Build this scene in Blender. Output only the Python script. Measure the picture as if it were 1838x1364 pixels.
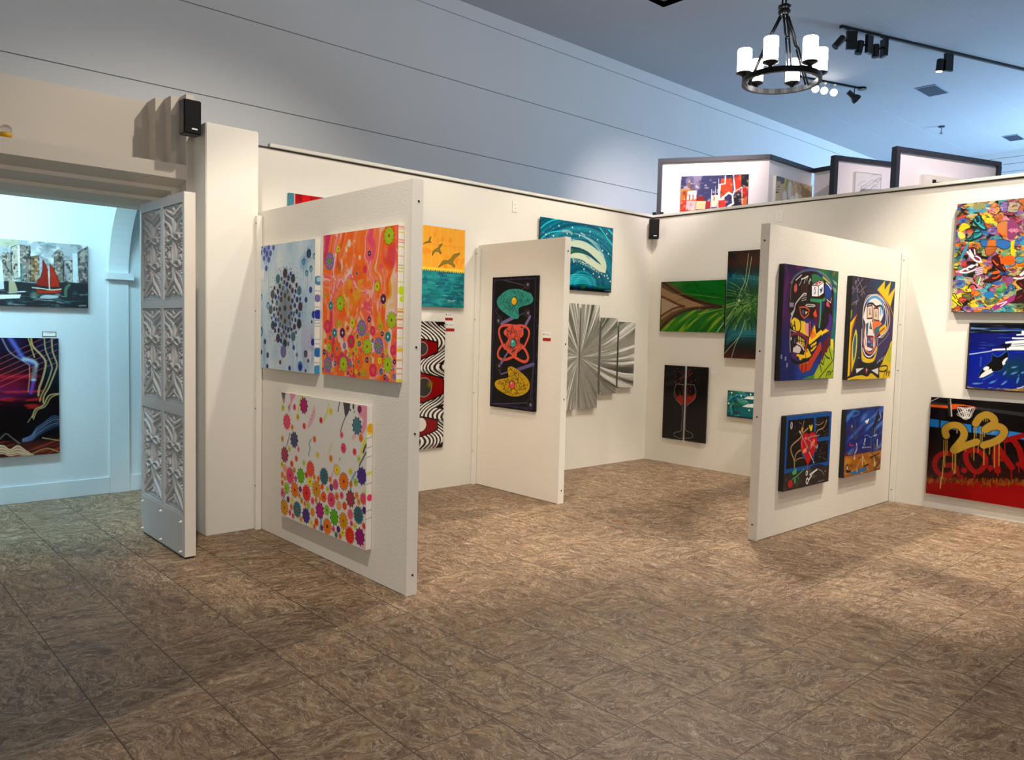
import bpy, bmesh, math, random
import numpy as np
from mathutils import Vector, Matrix

for o in list(bpy.data.objects):
    bpy.data.objects.remove(o)
SC = bpy.context.scene
COL = SC.collection
R = math.radians

# ------------------------------------------------------------------ camera
cam = bpy.data.cameras.new('camera')
cam.sensor_fit = 'HORIZONTAL'; cam.sensor_width = 36.0
cam.lens = 36.0 * 1409.3 / 1838.0
cam.clip_end = 200
camo = bpy.data.objects.new('camera', cam); COL.objects.link(camo)
yaw, pitch, roll = R(47.735), R(-3.616), R(1.400)
f = Vector((math.cos(yaw)*math.cos(pitch), math.sin(yaw)*math.cos(pitch), math.sin(pitch)))
r = f.cross(Vector((0, 0, 1))).normalized(); u = r.cross(f)
r2 = r*math.cos(roll) + u*math.sin(roll); u2 = u*math.cos(roll) - r*math.sin(roll)
camo.matrix_world = Matrix.Translation((-8.005, -6.244, 1.6)) @ Matrix((r2, u2, -f)).transposed().to_4x4()
SC.camera = camo

# ------------------------------------------------------------------ world, view, lights
SC.view_settings.view_transform = 'Standard'
SC.view_settings.look = 'None'
SC.view_settings.exposure = 0.06
SC.view_settings.gamma = 1.0
SC.view_settings.use_curve_mapping = False
w = bpy.data.worlds.new('world'); SC.world = w; w.use_nodes = True
w.node_tree.nodes['Background'].inputs[0].default_value = (1.0, 0.98, 0.96, 1)
w.node_tree.nodes['Background'].inputs[1].default_value = 0.36

def spot(name, loc, aim, power, size=70, blend=.5, col=(1, .88, .70), radius=.05):
    l = bpy.data.lights.new(name, 'SPOT'); l.energy = power; l.color = col
    l.spot_size = R(size); l.spot_blend = blend; l.shadow_soft_size = radius
    o = bpy.data.objects.new(name, l); COL.objects.link(o); o.location = loc
    o.rotation_euler = (Vector(aim)-Vector(loc)).to_track_quat('-Z', 'Y').to_euler()
    return o
def area(name, loc, aim, power, sx, sy, col):
    l = bpy.data.lights.new(name, 'AREA'); l.energy = power; l.color = col
    l.shape = 'RECTANGLE'; l.size = sx; l.size_y = sy
    o = bpy.data.objects.new(name, l); COL.objects.link(o); o.location = loc
    o.rotation_euler = (Vector(aim)-Vector(loc)).to_track_quat('-Z', 'Y').to_euler()
    return o
WARM = (1, .905, .79)
spot('unseen_beam', (-7.24, -3.9, 5.35), (-5.0, -1.45, 1.6), 600, 44, .35, WARM)     # large partition
spot('unseen_beam', (-4.65, -2.4, 5.35), (-5.0, 0.0, 1.8), 300, 86, .6, WARM)        # back wall, left bay and pier
spot('unseen_beam', (-1.1, -1.35, 5.35), (-6.0, -2.7, 0.0), 760, 56, .5, WARM)       # long beam past the large partition
spot('unseen_beam', (-0.5, -2.85, 5.35), (-2.5, -0.5, 1.0), 400, 66, .5, WARM)       # middle bay
spot('unseen_beam', (-2.6, -2.3, 5.35), (-0.6, -0.2, 1.3), 230, 70, .8, WARM)        # corner
spot('unseen_beam', (-0.9, -4.6, 5.35), (-1.2, -3.3, 0.7), 690, 60, .5, WARM)        # skull partition
spot('unseen_beam', (-1.47, -2.15, 5.35), (-1.3, -4.2, 0.0), 950, 46, .35, WARM)      # floor before the skull partition
spot('unseen_beam', (-2.2, -5.2, 5.35), (-0.1, -3.9, 0.8), 480, 60, .7, WARM)        # right wall
spot('unseen_beam', (-3.6, -10.8, 5.3), (-6.3, 0.2, 2.5), 290, 24, .8, WARM)         # doorway surround
spot('unseen_beam', (-4.2, -6.2, 5.35), (-4.2, -5.0, 0.0), 260, 110, 1.0, WARM)        # added wide fill without a known lamp, evens out the open floor
spot('gallery_beam', (-1.6, -2.2, 5.35), (0.95, 0.35, 3.35), 900, 46, 1.0, (1, .87, .88))
spot('gallery_beam', (0.0, -4.4, 5.35), (1.9, -2.5, 3.4), 430, 46, 1.0, (1, .87, .88))
area('hallway_lamp', (-7.1, .62, 3.0), (-7.05, .92, 0), 58, 2.0, .12, (.46, .82, 1))
spot('hallway_beam', (-6.9, .58, 3.0), (-6.9, .30, 0), 100, 90, .6, (.55, .85, 1))
area('unseen_daylight', (10.6, -7.5, 2.6), (7.6, 0.5, 5.4), 380, 5, 3, (.45, .70, 1))
area('unseen_daylight', (9.9, -4.6, 2.2), (9.4, -1.6, 5.6), 540, 2.2, 1.6, (.36, .64, 1))  # second area light, added to turn the far ceiling and end wall bluer
area('shop_front', (-9.0, -9.5, 3.0), (-4.0, 0.0, 2.0), 60, 5, 3, (.94, .96, 1))

# ------------------------------------------------------------------ materials
def srgb(h):
    c = np.array([int(h[i:i+2], 16)/255 for i in (0, 2, 4)])
    return np.where(c <= .04045, c/12.92, ((c+.055)/1.055)**2.4)
def mat(name, col, rough=.6, metal=0, bump=0, bscale=60, emit=None, coat=0, detail=4, bdist=.002, var=0):
    m = bpy.data.materials.new(name); m.use_nodes = True
    nt = m.node_tree; b = nt.nodes['Principled BSDF']
    c = srgb(col) if isinstance(col, str) else col
    b.inputs['Base Color'].default_value = (*c, 1)
    b.inputs['Roughness'].default_value = rough
    b.inputs['Metallic'].default_value = metal
    b.inputs['Coat Weight'].default_value = coat
    if emit:
        b.inputs['Emission Color'].default_value = (*emit[0], 1)
        b.inputs['Emission Strength'].default_value = emit[1]
    tc = nt.nodes.new('ShaderNodeTexCoord')
    n = nt.nodes.new('ShaderNodeTexNoise'); n.inputs['Scale'].default_value = bscale
    n.inputs['Detail'].default_value = detail
    nt.links.new(tc.outputs['Object'], n.inputs['Vector'])
    if bump:
        bp = nt.nodes.new('ShaderNodeBump'); bp.inputs['Strength'].default_value = bump
        bp.inputs['Distance'].default_value = bdist
        nt.links.new(n.outputs['Fac'], bp.inputs['Height']); nt.links.new(bp.outputs[0], b.inputs['Normal'])
    n2 = nt.nodes.new('ShaderNodeTexNoise'); n2.inputs['Scale'].default_value = 1.3; n2.inputs['Detail'].default_value = 5
    nt.links.new(tc.outputs['Object'], n2.inputs['Vector'])
    mx = nt.nodes.new('ShaderNodeMix'); mx.data_type = 'RGBA'
    mx.inputs['A'].default_value = (*(np.array(c)*(1-var)), 1); mx.inputs['B'].default_value = (*np.minimum(np.array(c)*(1+var), 1), 1)
    nt.links.new(n2.outputs['Fac'], mx.inputs['Factor']); nt.links.new(mx.outputs['Result'], b.inputs['Base Color'])
    return m
def attr_mat(name, rough, coat=0, metal=0, bump=.0):
    m = bpy.data.materials.new(name); m.use_nodes = True
    nt = m.node_tree; b = nt.nodes['Principled BSDF']
    a = nt.nodes.new('ShaderNodeAttribute'); a.attribute_name = 'paint'
    nt.links.new(a.outputs['Color'], b.inputs['Base Color'])
    b.inputs['Roughness'].default_value = rough; b.inputs['Coat Weight'].default_value = coat
    b.inputs['Specular IOR Level'].default_value = .22 if not metal else .5
    b.inputs['Coat Roughness'].default_value = .05; b.inputs['Metallic'].default_value = metal
    if bump:
        tc = nt.nodes.new('ShaderNodeTexCoord'); n = nt.nodes.new('ShaderNodeTexNoise'); n.inputs['Scale'].default_value = 90
        bp = nt.nodes.new('ShaderNodeBump'); bp.inputs['Strength'].default_value = bump; bp.inputs['Distance'].default_value = .001
        nt.links.new(tc.outputs['Object'], n.inputs['Vector']); nt.links.new(n.outputs['Fac'], bp.inputs['Height']); nt.links.new(bp.outputs[0], b.inputs['Normal'])
    return m
M = dict(
    wall=mat('wall_paint', 'e9e4d8', .75, bump=.15, bscale=45, var=.015),
    panel=mat('panel_stucco', 'ebe4d6', .8, bump=.55, bscale=85, detail=2, bdist=.004, var=.012),
    cap=mat('panel_trim_paint', 'e8e3d8', .5, var=.01),
    rear=mat('upper_wall_paint', 'dcdbd9', .8, bump=.1, bscale=30, var=.03),
    hall=mat('hall_wall_paint', 'd8e2e6', .7, bump=.3, bscale=20, bdist=.004, var=.02),
    facade=mat('facade_paint', 'cfc6b8', .75, bump=.1, bscale=30, var=.02),
    ceil=mat('ceiling_paint', 'b4b5b9', .85, bump=.05, bscale=25, var=.03),
    groove=mat('groove_shadow_gap', '6d7276', .9),
    seam=mat('ceiling_seam', 'b6bbc4', .9),
    door=mat('door_paint', 'bdbcbc', .5, bump=.08, bscale=120, var=.02),
    dooredge=mat('door_edge_paint', 'dcd5c8', .5, bump=.2, bscale=25, var=.04),
    black=mat('black_plastic', '0b0b0c', .35), screw=mat('screw_black', '161412', .5),
    grille=mat('speaker_grille', '030303', .9),
    silver=mat('silver_badge', 'd8d8d8', .3, metal=1),
    iron=mat('black_iron', '15171a', .32, metal=.6), frame=mat('dark_frame_metal', '2c2f38', .5),
    vent=mat('vent_dark', '2b3442', .6), ventframe=mat('vent_frame', '98a2b0', .6),
    white=mat('white_plastic', 'efece2', .4), paper=mat('card_paper', 'f3f0e8', .7), red=mat('red_strip', 'a81818', .6),
    ink=mat('printed_ink', '20201f', .7), shade=mat('opal_shade', 'ffffff', .4, emit=((1, .98, .95), 22)),
    bulb=mat('lamp_face', 'ffffff', .4, emit=((1, .92, .8), 30)), led=mat('led_face', 'ffffff', .4, emit=((1, .95, .85), 8)),
    canvas=mat('raw_canvas', 'eae5d8', .8, bump=.2, bscale=300), canvasblack=mat('black_canvas_edge', '0c0a0a', .6),
    brush=mat('brushed_metal_edge', 'c9c9c4', .3, metal=1), rail=mat('wall_cap_rail', 'dcd9cf', .4), railgap=mat('rail_gap', '3a3632', .8),
    upper=mat('upper_panel_paint', 'efe6e6', .75, var=.01), toyyellow=mat('yellow_plastic', 'd9a400', .4),
    teal=mat('teal_edge', '3d7f92', .3), grey=mat('grey_edge', '8a8c86', .5),
)
M['paint'] = attr_mat('painted_canvas', .6, bump=.25)
M['gloss'] = attr_mat('glossy_resin_art', .14, coat=.0)
M['alu'] = attr_mat('ground_aluminium', .34, metal=.35)
M['glass'] = bpy.data.materials.new('clear_glass'); M['glass'].use_nodes = True
_b = M['glass'].node_tree.nodes['Principled BSDF']; _b.inputs['Transmission Weight'].default_value = 1; _b.inputs['Roughness'].default_value = .02

def floor_mat():
    m = bpy.data.materials.new('marbled_vinyl_tile'); m.use_nodes = True
    nt = m.node_tree; N = nt.nodes; L = nt.links; b = N['Principled BSDF']
    def math_(op, a, c=None, v=None):
        n = N.new('ShaderNodeMath'); n.operation = op
        L.new(a, n.inputs[0])
        if c is not None: L.new(c, n.inputs[1])
        if v is not None: n.inputs[1].default_value = v
        return n.outputs[0]
    tc = N.new('ShaderNodeTexCoord'); sp = N.new('ShaderNodeSeparateXYZ'); L.new(tc.outputs['Object'], sp.inputs[0])
    tx = math_('MULTIPLY', math_('ADD', sp.outputs[0], v=6.73+40*.4064), v=1/.4064)
    ty = math_('MULTIPLY', math_('ADD', sp.outputs[1], v=5.11+40*.4064), v=1/.4064)
    ix, iy = math_('FLOOR', tx), math_('FLOOR', ty)
    fx, fy = math_('FRACT', tx), math_('FRACT', ty)
    cx = N.new('ShaderNodeCombineXYZ'); L.new(ix, cx.inputs[0]); L.new(iy, cx.inputs[1])
    wn = N.new('ShaderNodeTexWhiteNoise'); wn.noise_dimensions = '2D'; L.new(cx.outputs[0], wn.inputs['Vector'])
    rot = N.new('ShaderNodeVectorRotate'); rot.rotation_type = 'Z_AXIS'
    flip = math_('MULTIPLY', math_('GREATER_THAN', wn.outputs['Value'], v=.45), v=1.35)
    L.new(tc.outputs['Object'], rot.inputs['Vector']); L.new(math_('ADD', flip, v=.2), rot.inputs['Angle'])
    off = N.new('ShaderNodeVectorMath'); off.operation = 'MULTIPLY_ADD'
    L.new(wn.outputs['Color'], off.inputs[0]); off.inputs[1].default_value = (9, 9, 9); L.new(rot.outputs[0], off.inputs[2])
    # swirl warp
    wz = N.new('ShaderNodeTexNoise'); wz.inputs['Scale'].default_value = 5; wz.inputs['Detail'].default_value = 3
    L.new(off.outputs[0], wz.inputs['Vector'])
    wm = N.new('ShaderNodeVectorMath'); wm.operation = 'MULTIPLY_ADD'
    L.new(wz.outputs['Color'], wm.inputs[0]); wm.inputs[1].default_value = (.10, .22, 0); L.new(off.outputs[0], wm.inputs[2])
    def noise(sx, sy, det, ro, di, src):
        mp = N.new('ShaderNodeMapping'); mp.inputs['Scale'].default_value = (sx, sy, 1); L.new(src, mp.inputs['Vector'])
        n = N.new('ShaderNodeTexNoise'); n.inputs['Scale'].default_value = 1; n.inputs['Detail'].default_value = det; n.inputs['Roughness'].default_value = ro; n.inputs['Distortion'].default_value = di
        L.new(mp.outputs[0], n.inputs['Vector']); return n
    n1 = noise(6, 21, 7, .78, .7, wm.outputs[0])
    cr = N.new('ShaderNodeValToRGB'); e = cr.color_ramp.elements
    e[0].position = .30; e[0].color = (*srgb('5a4532'), 1); e[1].position = .72; e[1].color = (*srgb('c6aa85'), 1)
    for p, c in ((.42, '735941'), (.50, '8a6e52'), (.58, 'a28565')):
        k = e.new(p); k.color = (*srgb(c), 1)
    L.new(n1.outputs['Fac'], cr.inputs[0])
    def veins(src, width, colour, strength, before):
        a = math_('ABSOLUTE', math_('SUBTRACT', src, v=.5)); mr = N.new('ShaderNodeMapRange'); L.new(a, mr.inputs[0])
        mr.inputs[1].default_value = 0; mr.inputs[2].default_value = width; mr.inputs[3].default_value = strength; mr.inputs[4].default_value = 0
        m = N.new('ShaderNodeMix'); m.data_type = 'RGBA'; L.new(mr.outputs[0], m.inputs['Factor']); L.new(before, m.inputs['A']); m.inputs['B'].default_value = (*srgb(colour), 1)
        return m.outputs['Result']
    v1 = noise(5, 13, 4, .62, 1.4, wm.outputs[0]); v2 = noise(8, 22, 4, .6, 1.6, wm.outputs[0]); v3 = noise(7, 19, 3, .55, 1.2, off.outputs[0])
    c1 = veins(v1.outputs['Fac'], .022, 'd3c2a8', .62, cr.outputs[0])
    c2 = veins(v2.outputs['Fac'], .020, '3a2d24', .75, c1)
    c3 = veins(v3.outputs['Fac'], .020, 'c6b498', .45, c2)
    # broad grey/brown drift from tile to tile
    n2 = N.new('ShaderNodeTexNoise'); n2.inputs['Scale'].default_value = 2.2; n2.inputs['Detail'].default_value = 3
    L.new(off.outputs[0], n2.inputs['Vector'])
    hs = N.new('ShaderNodeMix'); hs.data_type = 'RGBA'; hs.blend_type = 'MULTIPLY'
    L.new(n2.outputs['Fac'], hs.inputs['Factor']); L.new(c3, hs.inputs['A']); hs.inputs['B'].default_value = (.66, .65, .67, 1)
    # joints
    ex = math_('MINIMUM', fx, math_('SUBTRACT', fx, v=1)); 
    dx = math_('SUBTRACT', math_('ABSOLUTE', math_('SUBTRACT', fx, v=.5)), v=.5)
    dy = math_('SUBTRACT', math_('ABSOLUTE', math_('SUBTRACT', fy, v=.5)), v=.5)
    jx = math_('GREATER_THAN', dx, v=-.0062); jy = math_('GREATER_THAN', dy, v=-.0045)
    j = math_('MAXIMUM', jx, jy)
    mj = N.new('ShaderNodeMix'); mj.data_type = 'RGBA'; L.new(math_('MULTIPLY', j, v=.9), mj.inputs['Factor'])
    L.new(hs.outputs['Result'], mj.inputs['A']); mj.inputs['B'].default_value = (*srgb('2c241b'), 1)
    L.new(mj.outputs['Result'], b.inputs['Base Color'])
    b.inputs['Roughness'].default_value = .52; b.inputs['Specular IOR Level'].default_value = .3
    bp = N.new('ShaderNodeBump'); bp.inputs['Strength'].default_value = .12; bp.inputs['Distance'].default_value = .002
    L.new(n1.outputs['Fac'], bp.inputs['Height']); L.new(bp.outputs[0], b.inputs['Normal'])
    return m
M['floor'] = floor_mat()

# ------------------------------------------------------------------ object helpers
def tag(o, label=None, cat=None, group=None, kind=None):
    if label: o['label'] = label
    if cat: o['category'] = cat
    if group: o['group'] = group
    if kind: o['kind'] = kind
    return o
def empty(name, loc, rz=0):
    o = bpy.data.objects.new(name, None); COL.objects.link(o); o.location = loc; o.rotation_euler = (0, 0, rz)
    o.empty_display_size = .05
    return o
def link(name, bm, m, parent=None, smooth=False):
    me = bpy.data.meshes.new(name); bmesh.ops.recalc_face_normals(bm, faces=bm.faces); bm.to_mesh(me); bm.free()
    me.materials.append(m)
    if smooth:
        for p in me.polygons: p.use_smooth = True
    o = bpy.data.objects.new(name, me); COL.objects.link(o)
    if parent: o.parent = parent
    return o
def bx(bm, x0, x1, y0, y1, z0, z1, bevel=0):
    g = bmesh.ops.create_cube(bm, size=1)
    for v in g['verts']:
        v.co = Vector(((x0+x1)/2+v.co.x*(x1-x0), (y0+y1)/2+v.co.y*(y1-y0), (z0+z1)/2+v.co.z*(z1-z0)))
    if bevel:
        es = {e for v in g['verts'] for e in v.link_edges}
        bmesh.ops.bevel(bm, geom=list(es), offset=bevel, segments=2, affect='EDGES')
def box(name, m, x0, x1, y0, y1, z0, z1, parent=None, bevel=0):
    bm = bmesh.new(); bx(bm, x0, x1, y0, y1, z0, z1, bevel); return link(name, bm, m, parent)
def cyl(bm, p0, p1, r0, r1=None, n=20, caps=True):
    r1 = r0 if r1 is None else r1
    p0, p1 = Vector(p0), Vector(p1); d = p1-p0
    q = d.to_track_quat('Z', 'Y').to_matrix().to_4x4()
    bmesh.ops.create_cone(bm, cap_ends=caps, segments=n, radius1=r0, radius2=r1, depth=d.length,
                          matrix=Matrix.Translation((p0+p1)/2) @ q)
def lathe(bm, prof, n=28, mtx=None):
    rings = []
    for rr, z in prof:
        rings.append([bm.verts.new((rr*math.cos(2*math.pi*i/n), rr*math.sin(2*math.pi*i/n), z)) for i in range(n)])
    for a, b in zip(rings, rings[1:]):
        for i in range(n): bm.faces.new((a[i], a[(i+1) % n], b[(i+1) % n], b[i]))
    bm.faces.new(rings[0]); bm.faces.new(rings[-1])
    if mtx: bmesh.ops.transform(bm, matrix=mtx, verts=[v for rg in rings for v in rg])
def copy_tree(o, parent=None):
    c = o.copy(); COL.objects.link(c)
    if parent: c.parent = parent
    for ch in list(o.children): copy_tree(ch, c)
    return c

# ------------------------------------------------------------------ picture painter (fills a colour grid, in cm)
class Art:
    def __init__(s, w, h, bg, cell=.4, quad=None, dst=None, seed=3):
        s.w, s.h, s.c = w, h, cell
        s.nx, s.ny = int(round(w/cell))+1, int(round(h/cell))+1
        s.X, s.Y = np.meshgrid(np.linspace(0, w, s.nx), np.linspace(0, h, s.ny))
        s.P = np.zeros((s.ny, s.nx, 3)); s.P[:] = s.col(bg)
        s.rng = random.Random(seed); s.H = None; s.v = (0, 0, 1)
        if quad:
            dst = dst or [(0, 0), (w, 0), (w, h), (0, h)]
            A = []; B = []
            for (x, y), (X, Y) in zip(quad, dst):
                A += [[x, y, 1, 0, 0, 0, -X*x, -X*y], [0, 0, 0, x, y, 1, -Y*x, -Y*y]]; B += [X, Y]
            s.H = np.append(np.linalg.solve(np.array(A, float), np.array(B, float)), 1).reshape(3, 3)
    def col(s, c):
        return np.array([int(c[i:i+2], 16)/255 for i in (0, 2, 4)]) if isinstance(c, str) else np.array(c)
    def view(s, ox, oy, k): s.v = (ox, oy, k)
    def T(s, p):
        x, y = s.v[0]+p[0]/s.v[2], s.v[1]+p[1]/s.v[2]
        if s.H is None: return (x, y)
        q = s.H @ np.array([x, y, 1]); return (q[0]/q[2], q[1]/q[2])
    def sc(s, p):
        a, b = s.T(p), s.T((p[0], p[1]+1)); return math.hypot(a[0]-b[0], a[1]-b[1])
    def sl(s, x0, x1, y0, y1):
        k = s.w/(s.nx-1); l = s.h/(s.ny-1)
        i0, i1 = max(0, int((x0)/k)-2), min(s.nx, int((x1)/k)+3); j0, j1 = max(0, int(y0/l)-2), min(s.ny, int(y1/l)+3)
        return slice(j0, max(j0, j1)), slice(i0, max(i0, i1))
    def put(s, S, m, col, a=1):
        m = np.clip(m, 0, 1)[..., None]*a; s.P[S] = s.P[S]*(1-m)+s.col(col)*m
    def mix(s, m, col, a=1): s.put((slice(None), slice(None)), m, col, a)
    def E(s, c, ry, col, rx=None, a=1, soft=None, rot=0):      # c in cm, radii in cm
        rx = rx or ry; rm = max(rx, ry)*(1.02 if not soft else 1+soft)
        S = s.sl(c[0]-rm, c[0]+rm, c[1]-rm, c[1]+rm); dx, dy = s.X[S]-c[0], s.Y[S]-c[1]
        if rot: dx, dy = dx*math.cos(rot)+dy*math.sin(rot), dy*math.cos(rot)-dx*math.sin(rot)
        q = np.sqrt((dx/rx)**2+(dy/ry)**2)
        m = .5+(1-q)*min(rx, ry)/s.c if not soft else (1+soft-q)/(2*soft)
        s.put(S, m, col, a)
    def ell(s, p, ry, col, rx=None, a=1, soft=None, rot=0):    # p, radii in sheet units
        k = s.sc(p); s.E(s.T(p), ry*k, col, rx*k if rx else None, a, soft, rot)
    def smooth(s, pts, closed, n=7):
        P = [np.array(p, float) for p in pts]; L = len(P); out = []
        rg = range(L) if closed else range(L-1)
        for i in rg:
            p0 = P[(i-1) % L] if closed or i > 0 else P[0]; p1 = P[i]; p2 = P[(i+1) % L]; p3 = P[(i+2) % L] if closed or i+2 < L else P[-1]
            for t in np.arange(n)/n:
                out.append(.5*((2*p1)+(-p0+p2)*t+(2*p0-5*p1+4*p2-p3)*t*t+(-p0+3*p1-3*p2+p3)*t**3))
        if not closed: out.append(P[-1])
        return out
    def poly(s, pts, col, a=1, curve=False, edge=None, ew=.5, raw=False):
        Q = pts if raw else [s.T(p) for p in pts]
        if curve: Q = s.smooth(Q, True)
        Q = np.array(Q); S = s.sl(Q[:, 0].min(), Q[:, 0].max(), Q[:, 1].min(), Q[:, 1].max())
        X, Y = s.X[S], s.Y[S]
        if X.size == 0: return
        ins = np.zeros(X.shape, bool); d = np.full(X.shape, 1e9)
        for (x0, y0), (x1, y1) in zip(Q, np.roll(Q, -1, 0)):
            if y0 != y1:
                ins ^= ((y0 > Y) != (y1 > Y)) & (X < (x1-x0)*(Y-y0)/(y1-y0)+x0)
            ex, ey = x1-x0, y1-y0; l = ex*ex+ey*ey+1e-12
            t = np.clip(((X-x0)*ex+(Y-y0)*ey)/l, 0, 1); d = np.minimum(d, (X-x0-t*ex)**2+(Y-y0-t*ey)**2)
        d = np.sqrt(d); s.put(S, .5+np.where(ins, d, -d)/s.c, col, a)
        if edge: s.put(S, .5+(ew/2-d)/s.c, edge)
    def line(s, pts, wd, col, a=1, curve=True, taper=False, closed=False, raw=False, soft=1):
        Q = pts if raw else [s.T(p) for p in pts]
        if curve and len(Q) > 2: Q = s.smooth(Q, closed)
        if closed: Q = list(Q)+[Q[0]]
        Q = np.array(Q); m_ = wd*soft
        S = s.sl(Q[:, 0].min()-m_, Q[:, 0].max()+m_, Q[:, 1].min()-m_, Q[:, 1].max()+m_)
        X, Y = s.X[S], s.Y[S]
        if X.size == 0: return
        d = np.full(X.shape, -1e9); n = len(Q)-1
        for i in range(n):
            (x0, y0), (x1, y1) = Q[i], Q[i+1]; ex, ey = x1-x0, y1-y0; l = ex*ex+ey*ey+1e-12
            t = np.clip(((X-x0)*ex+(Y-y0)*ey)/l, 0, 1); ww = wd/2*(1-.85*(i+t)/n) if taper else wd/2
            d = np.maximum(d, ww-np.sqrt((X-x0-t*ex)**2+(Y-y0-t*ey)**2))
        s.put(S, (.5+d/s.c) if soft == 1 else d/(wd*.5)*1.2, col, a*(min(1, wd/s.c*1.3) if wd < s.c else 1))
    def noise(s, sx, sy=None, octv=3, seed=0, wx=0, wy=0):
        sy = sy or sx; o = np.zeros(s.X.shape); amp = 1; tot = 0; rs = np.random.RandomState(seed+11)
        for k in range(octv):
            G = rs.rand(64, 64); x = (s.X+wx)/sx*2**k+7.3*k; y = (s.Y+wy)/sy*2**k+3.1*k
            xi, yi = np.floor(x).astype(int), np.floor(y).astype(int); fx, fy = x-xi, y-yi
            fx = fx*fx*(3-2*fx); fy = fy*fy*(3-2*fy)
            g = lambda a, b: G[(yi+b) % 64, (xi+a) % 64]
            o += amp*((g(0, 0)*(1-fx)+g(1, 0)*fx)*(1-fy)+(g(0, 1)*(1-fx)+g(1, 1)*fx)*fy); tot += amp; amp *= .5
        return o/tot
    def ramp(s, f_, stops):
        xs = [p for p, _ in stops]; cs = np.array([s.col(c) for _, c in stops])
        s.P[:] = np.stack([np.interp(f_, xs, cs[:, k]) for k in range(3)], -1)
    def gear(s, p, ry, n, body, tip='2a1418', core=None, cr=.3, rings=None, tr=.13, seed=0, ink=None):
        c = s.T(p); rr = ry*s.sc(p)
        for i in range(n):
            t = 2*math.pi*(i+.3*(seed % 3))/n; s.E((c[0]+rr*.98*math.cos(t), c[1]+rr*.98*math.sin(t)), rr*tr, tip)
        s.E(c, rr*.93, body)
        if rings:
            k = .75
            while k > .15: s.ring(c, rr*k, rings, max(.35, rr*.07)); k -= .2
        if core: s.E(c, rr*cr, core); s.E(c, rr*cr*.4, ink or '3a1a20')
    def ring(s, c, rad, col, wd, a=1):
        S = s.sl(c[0]-rad-wd, c[0]+rad+wd, c[1]-rad-wd, c[1]+rad+wd)
        d = np.abs(np.hypot(s.X[S]-c[0], s.Y[S]-c[1])-rad); s.put(S, .5+(wd/2-d)/s.c, col, a)
    def mesh(s, name, m, parent, x0=None, z1=None, y=0, height=None, side=False):
        # local: x to the right, z up, painted side towards -y
        x0 = -s.w/200 if x0 is None else x0; z1 = s.h/100 if z1 is None else z1
        co = np.zeros((s.ny*s.nx, 3)); co[:, 0] = x0+s.X.ravel()/100; co[:, 2] = z1-s.Y.ravel()/100
        co[:, 1] = y - (0 if height is None else height.ravel())
        if side: co[:, 1] = -(s.X.ravel()/100); co[:, 0] = x0   # wraps round an edge facing +-x
        idx = np.arange(s.ny*s.nx).reshape(s.ny, s.nx)
        fa = np.stack([idx[:-1, :-1], idx[1:, :-1], idx[1:, 1:], idx[:-1, 1:]], -1).reshape(-1, 4)
        me = bpy.data.meshes.new(name); me.vertices.add(len(co)); me.vertices.foreach_set('co', co.ravel())
        nf = len(fa); me.loops.add(nf*4); me.loops.foreach_set('vertex_index', fa.ravel().astype(np.int32))
        me.polygons.add(nf); me.polygons.foreach_set('loop_start', (np.arange(nf)*4).astype(np.int32))
        me.polygons.foreach_set('loop_total', np.full(nf, 4, np.int32)); me.update(calc_edges=True)
        ca = me.color_attributes.new('paint', 'FLOAT_COLOR', 'POINT')
        q = np.clip(s.P.reshape(-1, 3), 0, 1); lin = np.where(q <= .04045, q/12.92, ((q+.055)/1.055)**2.4)
        ca.data.foreach_set('color', np.concatenate([lin, np.ones((len(q), 1))], 1).ravel().astype(np.float32))
        me.materials.append(m)
        if height is not None: me.polygons.foreach_set('use_smooth', np.ones(nf, bool))
        o = bpy.data.objects.new(name, me); COL.objects.link(o); o.parent = parent
        return o

# ================================================================== SETTING
def struct(o): o['kind'] = 'structure'; return o
struct(box('floor', M['floor'], -14, 14, -16, 3, -.12, 0))
# ceiling with a recessed light well, seams as thin raised strips
bm = bmesh.new(); CZ = 5.635
for a in ((-14, 11.1, -.03, 1.62), (-14, -1.6, -16, -.03), (.02, 11.1, -16, -.03), (-1.6, .02, -16, -1.4)):
    bx(bm, a[0], a[1], a[2], a[3], CZ, CZ+.12)
cl = struct(link('ceiling', bm, M['ceil']))
bm = bmesh.new()
for y in (.712, -.93, -1.75, -2.57, -3.4, -4.2): bx(bm, -14, 11, y-.006, y+.006, CZ-.003, CZ)
bx(bm, .02, 11, -.106, -.094, CZ-.003, CZ); bx(bm, -14, -1.6, -.106, -.094, CZ-.003, CZ)
link('seam_strip', bm, M['seam'], cl)
bm = bmesh.new()
bx(bm, .02, .05, -1.43, 0, CZ+.001, CZ+.4); bx(bm, -1.63, .02, -.03, 0, CZ+.001, CZ+.4)
bx(bm, -1.63, -1.6, -1.4, -.03, CZ+.001, CZ+.4); bx(bm, -1.6, .02, -1.43, -1.4, CZ+.001, CZ+.4); bx(bm, -1.6, .02, -1.4, -.03, CZ+.07, CZ+.10)
link('light_well', bm, M['ventframe'], cl)
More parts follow.
